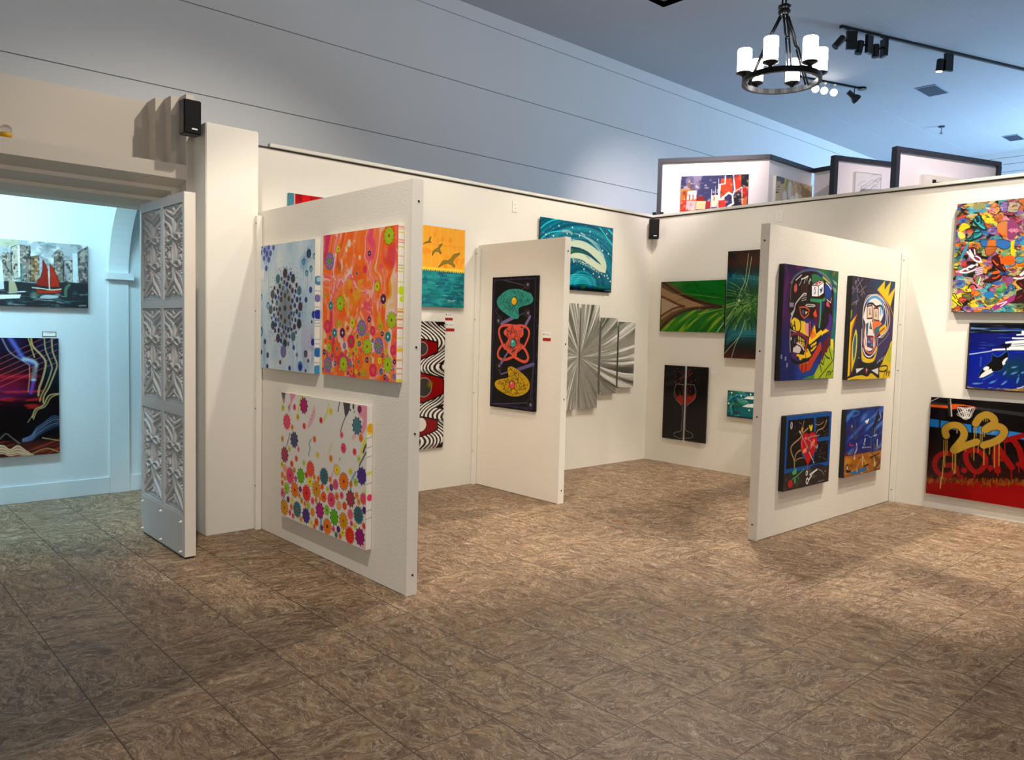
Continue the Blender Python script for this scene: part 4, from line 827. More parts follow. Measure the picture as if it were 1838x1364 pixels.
# ---- tall black canvas with teal, coral and yellow blobs
A = Art(64.3, 128.8, '070506', quad=[(884.7, 498.5), (964.8, 494.2), (959.2, 739.3), (880.7, 729.5)], cell=.33)
A.line([(2.6, 2.8), (61.7, 2.8), (61.7, 126), (2.6, 126)], 1.1, '2c2150', 1, False, closed=True, raw=True)
rg = random.Random(3)
for i in range(60):
    sd = rg.choice('tblr'); a_ = rg.uniform(0, 60), rg.uniform(0, 126)
    p = {'t': (a_[0], 1.8), 'b': (a_[0], 127), 'l': (1.4, a_[1]), 'r': (63, a_[1])}[sd]
    A.line([p, (p[0]+rg.uniform(-2, 2), p[1]+rg.uniform(-2, 2))], .4, rg.choice(['5a4a30', '3a2a5a', '6a5a2a']), .8, raw=True)
def scratch(pts, n, col, seed, L=8):
    rg = random.Random(seed); Q = [A.T(p) for p in pts]; xs = [q[0] for q in Q]; ys = [q[1] for q in Q]
    def inside(x, y):
        c = False
        for (x0, y0), (x1, y1) in zip(Q, Q[1:]+Q[:1]):
            if (y0 > y) != (y1 > y) and x < (x1-x0)*(y-y0)/(y1-y0)+x0: c = not c
        return c
    k = 0
    while k < n:
        x, y = rg.uniform(min(xs), max(xs)), rg.uniform(min(ys), max(ys)); t_ = rg.uniform(0, 3.14); l = rg.uniform(.3, 1)*L
        x2, y2 = x+l*math.cos(t_), y+l*math.sin(t_)
        if inside(x, y) and inside(x2, y2): A.line([(x, y), (x2, y2)], rg.choice([.3, .4, .5]), col, .85, raw=True); k += 1
A.view(870, 480, 9.742)
for a_, b_, wd in (((340, 225), (700, 318), .9), ((705, 350), (650, 390), .7), ((250, 710), (195, 755), .6), ((195, 755), (240, 850), .6), ((600, 845), (700, 800), 1.0)): A.line([a_, b_], wd, '4a4456')
A.line([(300, 985), (500, 885)], 3.4, '73618f'); A.line([(795, 865), (720, 1010)], 3.2, '73618f'); A.line([(720, 1010), (660, 1100)], 2.0, '73618f')
for x, y, k in ((750, 318, 62), (745, 797, 72), (262, 920, 74)): A.ell((x, y), k, '3a342e'); A.ell((x, y), k*.85, '231c14')
for x, y in ((757, 303), (762, 800), (248, 938)): A.ell((x, y), 28, '75689a')
P_ = [(218, 600), (235, 545), (300, 470), (370, 415), (460, 382), (580, 380), (660, 398), (740, 430), (810, 460), (848, 540), (840, 600), (790, 645), (690, 675), (610, 710), (595, 760), (605, 840), (590, 895), (540, 905), (480, 885), (380, 820), (290, 750), (230, 670)]
A.poly(P_, '2f8f80', 1, True); scratch(P_, 80, '0f3a36', 1, 12); A.ell((518, 590), 78, '0a0a08'); A.ell((518, 592), 68, 'd8a80c'); A.ell((510, 560), 22, 'f4e070', a=.8, soft=.6)
def band(p0, pts, wd): A.line(pts, wd, 'd8523f')
A.line([(520, 1030), (400, 1015), (300, 1035), (258, 1110), (268, 1210), (310, 1320), (360, 1420)], 2.8, 'd8523f'); A.line([(520, 1030), (640, 1020), (730, 1050), (778, 1120), (770, 1220), (720, 1340), (680, 1420)], 2.3, 'd8523f')
A.view(870, 600, 9.093)
A.line([(300, 170), (235, 270), (225, 350), (260, 405), (340, 420), (430, 390), (520, 340)], 2.7, 'd8523f'); A.line([(610, 180), (680, 280), (715, 380), (690, 440), (640, 450), (560, 415), (470, 360)], 2.8, 'd8523f')
A.line([(380, 310), (330, 385)], 2.0, '73618f'); A.line([(310, 420), (260, 510)], 3.0, '73618f'); A.line([(545, 580), (800, 492)], 3.4, '5f4f80'); A.line([(380, 622), (275, 658)], 1.2, '73618f'); A.line([(275, 658), (250, 590)], .9, '5a5068')
A.line([(800, 520), (750, 1040)], .8, '4a4456'); A.line([(150, 1140), (700, 1118)], .8, '4a4456'); A.line([(240, 1140), (600, 1145)], .5, '3a3444')
for x, y, k in ((240, 530, 62), (745, 1120, 76)): A.ell((x, y), k, '3a342e'); A.ell((x, y), k*.85, '150f0d')
A.ell((248, 520), 26, '75689a'); A.ell((757, 1150), 28, '75689a')
P_ = [(330, -60), (420, -140), (470, -155), (530, -140), (620, -90), (640, -10), (620, 40), (580, 80), (585, 130), (620, 190), (630, 220), (560, 290), (480, 350), (440, 345), (370, 280), (315, 200), (360, 130), (385, 90), (360, 40), (320, 0)]
A.poly(P_, 'd8553f', 1, True); scratch(P_, 80, '4a1a18', 2, 10); A.ell((470, 150), 74, '0a0808'); A.ell((470, 152), 63, '3a9a8c'); A.ell((458, 120), 22, 'b8e0d8', a=.8, soft=.6)
P_ = [(385, 570), (410, 535), (460, 535), (530, 575), (640, 660), (720, 750), (742, 830), (720, 920), (640, 985), (540, 1015), (430, 1010), (310, 960), (210, 890), (175, 820), (200, 765), (280, 735), (370, 720), (398, 690), (390, 630)]
A.poly(P_, 'c49a08', 1, True); scratch(P_, 90, '3a2a08', 3, 11); A.ell((457, 828), 74, '0a0808'); A.ell((457, 830), 63, 'd84a4a'); A.ell((445, 800), 20, 'f4b0a8', a=.8, soft=.6)
S_ = Art(3, 128.8, '0a0706'); rg = random.Random(8)
for i in range(45): y = rg.uniform(2, 126); S_.line([(rg.uniform(0, 1), y), (rg.uniform(1.5, 3), y+rg.uniform(-2, 2))], .35, rg.choice(['6a5428', '4a3a6a', '2a2030']), .8, raw=True)
hang('tall black canvas with teal, coral and yellow blobs on the narrow partition', 'X', -.264, 2.121, A, -2.83, .03, edge='canvasblack', sideart=S_)

# ---- teal breaking wave
A = Art(120.6, 76.5, '0a5f78', quad=[(970, 389.9), (1101.2, 409.3), (1096.2, 525.6), (1024.8, 520)], dst=[(0, 0), (120.6, 0), (120.2, 76.5), (51.3, 76.5)])
dx, dy = A.X-70, A.Y-72; rr_ = np.hypot(dx*.8, dy); st = A.noise(900, 2.2, 2, 3, 0, rr_-A.Y)
A.mix((st-.35)*2, '0e7c92', .8); A.mix((st-.62)*5, '1aa0b2', .7); A.mix((.38-st)*5, '06465c', .8)
A.view(960, 380, 9.093)
A.mix(np.clip((A.Y-70)/4, 0, 1), '041018'); A.mix((A.noise(12, 5, 3, 9)-.5)*5*(A.Y > 70), '1a6a3c', .8); A.mix((A.noise(10, 4, 3, 19)-.6)*6*(A.Y > 70), '1c2a8a', .8)
for P_, wd in (([(85, 285), (180, 200), (280, 150), (375, 128)], 1.4), ([(100, 455), (160, 400), (260, 345), (420, 320)], 1.4), ([(1060, 260), (1150, 380), (1200, 460), (1265, 540)], 1.6), ([(1205, 290), (1280, 370)], 2.2)): A.line(P_, wd, '20d0e0', .9)
for k in range(9): A.line([(560, 1040+k*18), (700, 1022+k*18), (860, 1050+k*16), (1000, 1110+k*10)], 1.1, '20c8dc' if k % 2 else '5ae4ee', .75, taper=True)
A.line([(560, 1180), (800, 1170), (960, 1200), (1150, 1240)], 1.3, '18b8cc', .8, taper=True)
P_ = [(560, 500), (680, 470), (800, 490), (920, 555), (1020, 630), (1100, 690), (1150, 800), (1165, 900), (1150, 985), (1110, 985), (1060, 940), (1000, 880), (920, 800), (860, 740), (760, 700), (680, 690), (580, 715), (560, 600)]
A.poly(P_, 'c9dcc0', 1, True)
A.poly([(550, 760), (640, 760), (760, 790), (860, 850), (960, 915), (1060, 980), (1130, 1000), (1150, 985), (1060, 900), (900, 780), (760, 690), (640, 690), (550, 720)], 'd2e0c6', 1, True)
A.poly([(550, 590), (600, 575), (720, 600), (850, 650), (960, 740), (1040, 820), (1075, 865), (1000, 820), (900, 745), (780, 690), (660, 675), (550, 700)], '0a4a60', 1, True); A.poly([(550, 600), (640, 615), (760, 640), (850, 690), (900, 740), (780, 685), (660, 665), (550, 680)], '14683c', .8, True); A.line([(600, 580), (760, 612), (900, 690), (1060, 850)], 1.2, '0c1c6a', .9, taper=True)
rg = random.Random(6)
for i in range(260): t_ = rg.random(); x, y = 600+500*t_, 760+240*t_**1.3+rg.uniform(-5, 45); A.ell((x, y), rg.uniform(3, 7), 'c4dcc8', a=.8)
for i in range(300): t_ = rg.random(); x, y = 560+560*t_, 480+260*t_**1.6+rg.uniform(-35, 12); A.ell((x, y), rg.uniform(3, 9), 'c0d6c4', a=.75)
for k in range(10): A.line([(640+k*25, 350+k*8), (840+k*22, 440+k*12), (1000+k*12, 580+k*12), (1080+k*7, 680+k*15)], .7, '9fc8c8', .6)
A.line([(450, 320), (540, 325), (600, 360)], 3, 'a8c8c4', .7); A.line([(750, 350), (810, 390)], 2, 'b8d4cc', .7)
for i in range(140): x, y = rg.uniform(100, 1240), rg.uniform(170, 1100); A.ell((x, y), rg.uniform(3, 8), 'a8d4d8', a=.75)
for x, y in ((387, 236), (608, 260), (300, 400), (178, 380), (898, 328), (1022, 460), (1175, 360), (725, 398), (632, 825), (778, 826), (843, 838), (797, 940), (963, 948), (950, 1015), (1045, 1065), (1132, 1048), (1175, 1045), (1190, 1088), (1228, 1140), (1105, 635), (1200, 690), (520, 362)): A.ell((x, y), 14, 'dcebe6')
for k in range(12): A.line([(1145+k*8, 1296-(k % 3)*6), (1150+k*8, 1285+(k % 2)*8)], .35, 'b8c8c8', .9)
hang('teal metal picture of a breaking wave with white foam, high on the back wall', 'Y', -1.998, 2.842, A, 0, .03, 'gloss', 'canvasblack', standoff=.02, name='wall_art')

# ---- ground aluminium strips (four showing)
CX, CZ2 = -1.33, 1.315       # centre the grinding fans out from
for i, (x0, x1, z0, z1) in enumerate(((-1.675, -1.37, .703, 1.925), (-1.305, -1.005, .705, 1.92), (-.968, -.672, .867, 1.777), (-.640, -.336, .935, 1.735))):
    A = Art((x1-x0)*100, (z1-z0)*100, 'a09f94', .3)
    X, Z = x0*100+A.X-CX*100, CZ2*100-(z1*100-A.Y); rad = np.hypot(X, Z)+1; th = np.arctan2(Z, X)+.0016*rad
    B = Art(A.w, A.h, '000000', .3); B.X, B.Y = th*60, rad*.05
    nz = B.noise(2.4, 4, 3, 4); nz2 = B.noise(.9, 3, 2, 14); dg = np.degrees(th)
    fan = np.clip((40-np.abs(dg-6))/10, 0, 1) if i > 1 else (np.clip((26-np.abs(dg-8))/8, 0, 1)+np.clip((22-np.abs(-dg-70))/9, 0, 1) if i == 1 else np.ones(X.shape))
    A.mix((.5-nz)*3, '7c7b70', .6); s_ = np.clip((nz-.5)*7*np.clip(fan, .12, 1), 0, 1); A.mix(s_, 'fbfaf2', .95); A.mix((nz2-.6)*3, 'b8b7ab', .5)  # grinding tones, with the fan's white glints painted into the metal colour
    hgt = (nz-.5)*.012*np.clip(rad/20, 0, 1)+(nz2-.5)*.003
    hang(('ground aluminium strip nearest the narrow partition, its fan of grooves spreading left', 'tall ground aluminium strip where the bright fan of grooves begins', 'shorter ground aluminium strip, third from the left', 'shortest ground aluminium strip, furthest right toward the corner')[i],
         'Y', x0, z1, A, 0, .045, 'alu', 'brush', standoff=.03, name='metal_strip', cat='wall art', group='ground aluminium strips', part='ground_face', height=hgt)

# ---- green and brown resin picture, and the tall green one overlapping it
def streak(A, cx, cy, sc, seed):
    X, Y = A.X-cx, A.Y-cy; th = np.arctan2(Y, X); rad = np.hypot(X, Y); B = Art(A.w, A.h, '000000', A.c); B.X, B.Y = th*40+.25*rad, rad*.12
    return B.noise(sc, 4, 3, seed)
A = Art(91.8, 61.2, '0c5c08', quad=[(1188.4, 507), (1303.9, 501.6), (1300.6, 596.5), (1186, 595)])
s1 = streak(A, 110, 30, 2.4, 3); A.mix((s1-.45)*4*(A.Y > 28), '3f7a08', .9); A.mix((s1-.62)*8*(A.Y > 26), '8aa018', .8); A.mix((.4-s1)*5, '063c06', .7)
A.view(1180, 495, 8.8)
A.poly([(70, 100), (200, 110), (400, 260), (600, 350), (800, 410), (1040, 485), (800, 530), (560, 540), (380, 600), (240, 700), (70, 870)], '5a3a14', .9, False)
A.mix((A.noise(30, 20, 2, 2)-.5)*0, '5a3a14')
A.poly([(78, 190), (230, 270), (400, 330), (560, 400), (700, 450), (760, 475), (600, 490), (430, 510), (250, 580), (78, 700)], '8a6a48', 1, False); A.poly([(78, 350), (200, 420), (300, 460), (380, 485), (280, 520), (180, 560), (78, 620)], '9a8468', 1, False)
A.line([(110, 120), (300, 250), (500, 350), (760, 430), (1030, 485)], 4.6, '2e0a04', .9, soft=1.6); A.line([(75, 830), (200, 700), (380, 590), (600, 520), (1000, 490)], 5.0, '2e1004', .9, soft=1.6)
A.line([(78, 330), (230, 400), (330, 450), (440, 490)], 3.6, '451604', .9, soft=1.6); A.line([(78, 640), (180, 570), (300, 510), (440, 485)], 3.4, '40160a', .9, soft=1.6)
A.line([(130, 390), (250, 320), (430, 290), (700, 310), (1080, 360)], .45, '9a8a50', .8); A.line([(1085, 355), (780, 345), (520, 345), (330, 400), (240, 500), (225, 640)], .4, '0a2a08', .8)
A.line([(580, 90), (760, 330), (1060, 660)], .4, '04180a', .8); A.line([(1060, 510), (860, 560), (650, 600)], .7, 'b0b050', .7); A.line([(1070, 725), (960, 880)], .8, 'd8e8c8', .9); A.line([(190, 720), (320, 880)], .4, '0a3a08', .8)
A.ell((672, 535), 8, 'c8a090'); A.line([(500, 500), (600, 430), (650, 460), (730, 560)], .4, '9a8a50', .7)
hang('wide green and brown glossy abstract on the right wall', 'X', -.204, 2.245, A, 0, .045, 'gloss', 'canvasblack', standoff=.03)
A = Art(60, 122.3, '0a4a2c', quad=[(1308.4, 451.3), (1361, 448.4), (1351, 644), (1301.3, 642.6)], dst=[(0, 0), (37.4, .3), (36.4, 122), (0.6, 122.3)])
t_ = A.Y/122.3; A.ramp(np.clip(t_+(A.noise(30, 40, 2, 4)-.5)*.06, 0, 1), [(0, '2a0c04'), (.12, '3a1408'), (.20, '06262c'), (.27, '0a5a62'), (.36, '063c2a'), (.45, '0c4a10'), (.55, '1f5a14'), (.66, '0c4a22'), (.76, '0a5c66'), (.84, '04282c'), (.90, '0a0806'), (.97, '3a0c04'), (1, '4a1404')])
s1 = streak(A, 34, 58, 2.0, 8); A.mix((s1-.6)*6*(np.abs(A.Y-60) < 30), '8ab04a', .7); A.mix((.38-s1)*5, '03200e', .7)
A.view(1180, 495, 8.8)
for yy in (0, 40, 880, 905, 930, 960): A.line([(1105 if yy > 100 else 1250, yy+130 if yy > 100 else yy-40), (1200, yy+50 if yy > 100 else yy), (1380, yy), (1560, yy+15 if yy < 100 else yy)], .9, '1a94a0', .6)
for P_ in ([(1450, -350), (1400, 60), (1330, 230), (1300, 320)], [(1500, -300), (1440, 60), (1400, 200)], [(1180, 1300), (1240, 1100), (1340, 880), (1400, 700)], [(1110, 680), (1210, 540), (1300, 440)], [(1100, 510), (1250, 455)], [(1060, 1240), (1290, 980)]): A.line(P_, .6, 'c8d8a0', .85)
for P_ in ([(1100, 980), (1140, 800), (1220, 600), (1290, 480), (1550, 320)], [(1530, 820), (1400, 620), (1310, 440)], [(1100, 345), (1300, 360)], [(1210, 640), (1300, 820)]): A.line(P_, .7, '04120a', .9)
rg = random.Random(12)
for i in range(170): x, y = rg.gauss(1400, 90), rg.gauss(430, 110); l = rg.uniform(5, 28); A.line([(x, y), (x+rg.uniform(-l, l), y+rg.uniform(-l, l))], .4, rg.choice(['a8c878', 'd8e0b0', '6a9a5a']), .8)
A.ell((1302, 395), 26, 'c0cc90', a=.8); A.ell((1430, 410), 40, '4a7a3a', a=.7)
hang('tall dark green and teal glossy abstract, partly behind the skull partition', 'X', -1.150, 2.566, A, 0, .06, 'gloss', 'canvasblack', standoff=.046)

# ---- wine glass on two black panels
for k, (u0, w_, lab) in enumerate(((-.290, 30.0, 'black panel with the left half of a wine glass'), (-.624, 30.0, 'black panel with the right half of a wine glass'))):
    q = [[(1193.9, 654.8), (1229.7, 657), (1223.9, 790), (1188.4, 785)], [(1233.5, 657.7), (1272, 659.4), (1265, 796), (1228.4, 791.6)]][k]
    A = Art(w_, 91, '0a0605', quad=q, cell=.33); A.mix((A.Y > 34).astype(float), '120a08', .8); A.view(1180, 640, 8.267)
    x0_, x1_ = A.X*0, 0
    A.line([(1, 1), (w_-1, 1), (w_-1, 90), (1, 90)], .25, '3a3632', .8, False, closed=True, raw=True)
    bowl = [(262, 510), (300, 590), (345, 560), (380, 600), (430, 620), (470, 590), (510, 600), (560, 560), (568, 600), (545, 650), (480, 710), (430, 725), (370, 715), (300, 650)]
    A.poly(bowl, '8a1c08', .95, True)
    rg = random.Random(20+k)
    for i in range(22): a_ = rg.uniform(3.3, 6.1); c_ = (415, 560); A.line([(c_[0]+rg.uniform(-110, 110), rg.uniform(590, 700)), (c_[0]+rg.uniform(-90, 90), rg.uniform(560, 680))], rg.uniform(.6, 1.3), rg.choice(['c83c10', 'a82408', '5a1004']), .6, soft=1.5)
    for P_ in ([(380, 420), (350, 330), (385, 290), (370, 240), (330, 215)], [(430, 420), (440, 320), (480, 280), (460, 230), (500, 185)], [(395, 700), (385, 560), (375, 430)], [(440, 700), (445, 560), (460, 440)], [(330, 330), (380, 320)], [(470, 300), (500, 270)]): A.line(P_, 1.6, '7a1408', .9, soft=1.5)
    for x, y in ((275, 290), (270, 380), (330, 395), (505, 385), (565, 360), (510, 255), (570, 185), (490, 525), (335, 525), (308, 175), (495, 455)): A.ell((x, y), 8, 'a82a18')
    G_ = '8a8580'
    for P_ in ([(290, 405), (410, 415), (545, 428)], [(290, 405), (260, 470), (252, 560), (280, 630), (330, 690), (370, 745), (368, 900), (358, 1060), (340, 1110)], [(545, 428), (568, 500), (572, 570), (550, 640), (490, 700), (435, 745), (422, 800), (415, 1060), (440, 1115)], [(340, 1110), (270, 1120), (243, 1148), (270, 1185), (350, 1210), (440, 1218), (510, 1205), (525, 1175), (500, 1140), (440, 1115)]): A.line(P_, .55, G_, .95)
    hang(lab+(', nearer the corner' if k == 0 else ', beside a small white card'), 'X', u0, 1.218, A, 0, .03, 'gloss', 'canvasblack', group='two panels of the wine glass picture', standoff=.018)

# ---- small teal wave
A = Art(60, 30.3, '0c5c62', quad=[(1306.5, 701.3), (1349, 703.9), (1346.5, 751.6), (1305, 748.4)], dst=[(0, 0), (30.7, 0), (30.4, 30.3), (0.4, 30.3)], cell=.3)
wx = (A.noise(12, 10, 3, 8)-.5)*20; s1 = A.noise(5, 3, 4, 2, wx, wx); A.mix((s1-.5)*6, '1d8a86', .9); A.mix((s1-.62)*9, '7fb0a0', .8); A.mix((.4-s1)*6, '0a2a4c', .9)
A.mix((A.noise(8, 5, 3, 12, wx)-.58)*7*(A.Y < 22), '1a6a3c', .8); A.view(1180, 640, 8.267)
A.ell((1330, 810), 110, '0a6468', rx=130, a=.9, soft=.2); A.line([(1050, 660), (1130, 600), (1230, 565), (1330, 600)], 1.0, '3ab0d0', .9)
A.poly([(1280, 625), (1340, 590), (1420, 585), (1500, 600), (1500, 640), (1380, 632)], 'eef0ea'); A.poly([(1260, 745), (1320, 710), (1420, 695), (1520, 720), (1520, 760), (1340, 752)], 'eef0ea')
for x, y in ((1105, 540), (1385, 560), (1362, 795), (1245, 582), (1060, 700)): A.ell((x, y), 14, 'e0ece8')
A.mix(np.clip((A.Y-28)/2, 0, 1), '0a1c34')
hang('small teal wave picture at the lower right, cut off by the skull partition', 'X', -1.201, .966, A, 0, .03, 'gloss', 'canvasblack', standoff=.018)

# ---- skull head canvas (third partition)
BK = '0c0808'
A = Art(90.4, 91.2, '101a5c', quad=[(1408.4, 475.2), (1505, 486.6), (1494.8, 678.6), (1397, 683.6)], cell=.33)
A.mix(np.clip((26-A.X)/10, 0, 1)*np.clip((62-A.Y)/20, 0, 1), '4a1046', .85); A.mix(np.clip((40-A.X)/20, 0, 1)*np.clip((12-A.Y)/8, 0, 1), '1a1440', .8)
A.mix(np.clip((A.X-50)/8, 0, 1)*np.clip((30-A.Y)/10, 0, 1), '2c6a2c', .95); A.mix(np.clip((A.X-78)/6, 0, 1)*np.clip((A.Y-25)/10, 0, 1), '1c6a6c', .9)
A.mix((A.noise(6, 30, 3, 4)-.6)*6, '0e2f8a', .7); A.mix(np.clip((A.X-20)/10, 0, 1)*np.clip((A.Y-70)/10, 0, 1), '123f8c', .8)
A.view(1380, 465, 11.86); A.line([(340, 150), (400, 380), (330, 700), (300, 1200)], 5, '6a1a5e', .6, soft=1.8); A.line([(600, 180), (720, 210)], 8, '5c1450', .8, soft=1.8); A.line([(1400, 270), (1380, 330)], 1.3, 'c04a20'); A.line([(1410, 700), (1390, 1300)], 5, '2a8a80', .8, soft=1.6)
A.view(1380, 575, 11.367)
A.poly([(1310, 500), (1310, 1170), (670, 1195), (900, 1110), (1010, 900), (1100, 700), (1220, 520)], '9aac10', 1, False); A.poly([(1250, 370), (1310, 370), (1310, 600), (1250, 560)], 'f0cc10', 1, False); A.poly([(680, 1195), (800, 1130), (920, 1120), (900, 1185)], '3f7a1c', 1)
A.line([(1280, 560), (1290, 900)], 3, 'c8c820', .8, soft=1.6)
A.poly([(1120, 400), (1270, 250), (1200, 520), (1180, 640), (1130, 660), (1100, 760), (1070, 850), (1060, 600)], '5c0f14', 1, False)
A.poly([(1040, 430), (1060, 560), (1000, 680), (900, 850), (820, 1000), (700, 1050), (640, 1040), (600, 900), (700, 840), (860, 720), (960, 560)], 'b83208', 1, True); A.line([(640, 890), (700, 860), (780, 850)], 2.2, 'd85a10', .8); A.line([(660, 900), (650, 1030)], 1.6, '4a1608', .8); A.line([(740, 880), (730, 1040)], 2, '5a1a08', .8)
A.view(1380, 465, 11.86)
A.poly([(455, 480), (560, 370), (720, 290), (900, 270), (1080, 300), (1230, 390), (1330, 520), (1370, 700), (1350, 1000), (1330, 1300), (1300, 1450), (1200, 1550), (1050, 1700), (950, 1900), (840, 2050), (640, 2120), (480, 2050), (430, 1800), (420, 1500), (450, 1250), (400, 1000), (440, 700)], '1a0a0a', 1, True)
A.poly([(905, 330), (1000, 320), (1130, 400), (1180, 470), (1090, 450), (930, 520), (905, 480)], '2a6e44', 1, False)
A.line([(1050, 320), (1150, 370), (1250, 470), (1320, 600)], 2.2, '18307c', 1); A.line([(1150, 385), (1290, 510)], 1.8, 'b8b430')
A.poly([(1195, 500), (1260, 520), (1330, 640), (1320, 760), (1290, 860), (1190, 800), (1180, 640)], '1c3f8c', 1, False); A.line([(1210, 500), (1270, 560), (1320, 640)], .9, 'e8e8f0'); A.line([(1320, 820), (1310, 920), (1225, 850)], .9, 'e0c8c8', curve=False)
for k in range(64):
    t_ = 3.45+k*.044; cx_, cy_ = 890+430*math.cos(t_), 660+400*math.sin(t_)*1.0; A.line([(cx_, cy_), (cx_+30*math.cos(t_+.3), cy_+44*math.sin(t_))], .5, '8aa0b8', .9)
for k in range(3): A.line([(1360+k*28, 440+k*18), (1395+k*28, 540+k*14-20)], .5, 'dce0d8'); A.line([(1375+k*18, 600+k*10), (1385+k*22, 690)], .5, 'dce0d8')
A.ell((565, 625), 105, 'b02416', rx=62); [A.line([(530, 600+30*k), (590, 560+34*k)], .6, 'e08a80', .9) for k in range(4)]
A.line([(510, 480), (470, 600), (455, 760), (450, 880)], .8, '7a6a58'); A.line([(570, 460), (690, 350)], .8, 'e8e4dc'); A.line([(640, 570), (690, 460), (690, 420)], .6, 'd8d4cc'); A.line([(690, 440), (830, 375)], .9, 'f0ece4'); A.line([(740, 520), (790, 370)], .7, 'e0dcd4'); A.line([(800, 470), (820, 360)], .5, 'e0dcd4')
A.ell((850, 500), 40, 'ece8dc', rx=22); A.ell((850, 500), 20, BK, rx=9); A.line([(865, 470), (870, 420), (885, 460)], .7, 'ece8dc')
A.line([(680, 730), (690, 460)], .4, '6a6058', .8); A.poly([(715, 540), (790, 540), (790, 720), (715, 720)], '3a1008'); A.line([(800, 450), (800, 720)], .4, '8a8078', .8)
A.poly([(905, 560), (1045, 570), (1040, 800), (905, 795)], 'f2eeea', 1, False, BK, .5); A.poly([(1050, 570), (1165, 480), (1160, 720), (1050, 800)], 'f2eeea', 1, False, BK, .5); A.poly([(905, 555), (1060, 455), (1170, 478), (1050, 568)], 'f2eeea', 1, False, BK, .5)
A.poly([(960, 540), (1040, 475), (1120, 485), (1040, 545)], 'b01c14'); A.poly([(1020, 510), (1050, 495), (1065, 520), (1035, 530)], 'f2eeea')
A.ell((970, 680), 82, '123a8c', rx=40); A.line([(990, 620), (968, 650), (968, 755)], .9, 'f2eeea', curve=False); A.line([(945, 685), (992, 680)], .7, 'f2eeea')
A.poly([(1080, 620), (1105, 640), (1125, 600), (1140, 600), (1130, 670), (1100, 725), (1085, 700), (1095, 690), (1078, 660)], '17409a')
A.line([(790, 745), (730, 745), (640, 850), (560, 960), (530, 1090), (450, 1300)], 1.1, 'd8d2ca'); [A.line([(690, 800+45*k), (790, 770+45*k)], .6, 'cfc8c0', .9) for k in range(3)]
A.poly([(870, 840), (1140, 845), (1180, 800), (1205, 840), (1180, 890), (1100, 900), (1080, 925), (870, 900)], '2f8a58', 1, False); A.line([(1100, 900), (1090, 1100), (1080, 1300), (1060, 1430)], 2.6, '3a9a6a', 1)
A.line([(770, 985), (830, 960), (960, 975), (960, 1000), (820, 1005), (770, 985)], .6, 'd8d4c4'); [A.line([(800+28*k, 960), (810+28*k, 1020)], .5, 'b8b4a0') for k in range(6)]
A.poly([(645, 1030), (760, 1020), (850, 1080), (830, 1180), (740, 1255), (670, 1180)], '120a10', 1, False, 'd0562a', 1.2); A.poly([(690, 1080), (740, 1090), (735, 1190), (690, 1150)], '54407a'); A.poly([(760, 1110), (820, 1120), (770, 1180)], 'e8c830')
A.poly([(990, 1060), (1020, 1230), (960, 1230), (930, 1160)], 'e0461c'); A.poly([(1215, 930), (1240, 880), (1280, 960), (1290, 1020), (1215, 985)], 'e0486a', 1); A.poly([(430, 930), (520, 930), (520, 1020), (430, 1030)], '8a7a98'); A.poly([(450, 1170), (520, 1080), (500, 1200), (465, 1210)], 'b8b4c4')
A.poly([(1000, 960), (1065, 960), (1060, 1300), (940, 1500), (900, 1400), (940, 1240), (1020, 1200)], '4a1038', 1, True); A.poly([(1110, 900), (1170, 900), (1150, 1150), (1120, 1150)], '14205c'); A.poly([(1280, 1150), (1340, 1250), (1310, 1480), (1230, 1560), (1190, 1480), (1260, 1350)], '4a2080', 1, True); A.line([(1340, 750), (1350, 1000), (1345, 1300), (1320, 1480), (1240, 1580), (1190, 1540)], 1.6, '3a2018')
A.poly([(800, 1250), (920, 1290), (980, 1400), (900, 1540), (830, 1400), (700, 1290)], '1c2a70', .9, True)
A.view(1380, 575, 11.367)
YE = 'e8c020'
A.poly([(610, 0), (720, 20), (800, 120), (800, 330), (740, 300), (640, 240), (600, 230), (540, 210), (480, 190), (440, 100), (430, 20), (500, -60), (560, -40)], YE, 1, False); A.line([(620, 0), (640, 100), (610, 220), (540, 230), (440, 190)], 1.3, BK); A.line([(450, 60), (480, 180)], 1.2, BK); A.line([(510, 30), (530, 180)], 1.4, BK); A.line([(490, 100), (520, 120)], 1.2, BK)
A.poly([(725, 60), (800, 50), (800, 330), (740, 250)], 'e08aa0', 1); A.line([(830, 40), (830, 290)], 1.4, 'd8602a'); A.line([(850, 60), (850, 260)], .5, BK); [A.line([(820, 80+55*k), (850, 80+55*k)], .6, BK) for k in range(4)]
A.poly([(810, 340), (870, 280), (870, 180), (930, 90), (950, 270), (1060, 180), (1080, 220), (1150, 160), (1220, 200), (1170, 230), (1100, 270), (1060, 320), (960, 400), (830, 500), (800, 480)], 'f0c01a', 1, False); A.poly([(820, 330), (880, 150), (920, 60), (900, 200), (960, 300), (860, 380)], 'e86a14', .8); A.line([(820, 500), (900, 440), (1060, 300)], 1.5, BK); A.line([(1060, 340), (990, 400), (960, 520), (870, 640)], 1.2, BK)
A.poly([(840, 500), (960, 420), (960, 520), (900, 600), (840, 640)], YE, 1); A.line([(850, 560), (960, 480), (970, 430)], 1.2, BK); A.line([(830, 520), (850, 580), (880, 560)], 1.0, BK); A.ell((868, 510), 16, BK)
A.poly([(440, 250), (540, 250), (640, 265), (740, 340), (790, 420), (780, 540), (700, 570), (560, 600), (470, 560), (450, 400)], '1c0c14', 1, True); A.line([(450, 290), (540, 265), (640, 275), (740, 350), (785, 420)], 2.4, '7a1c3c', 1)
for k in range(4): A.line([(590+36*k, 325+26*k), (600+34*k, 480+12*k)], 1.5, 'e8c430'); A.line([(575, 400), (720, 440)], .5, BK)
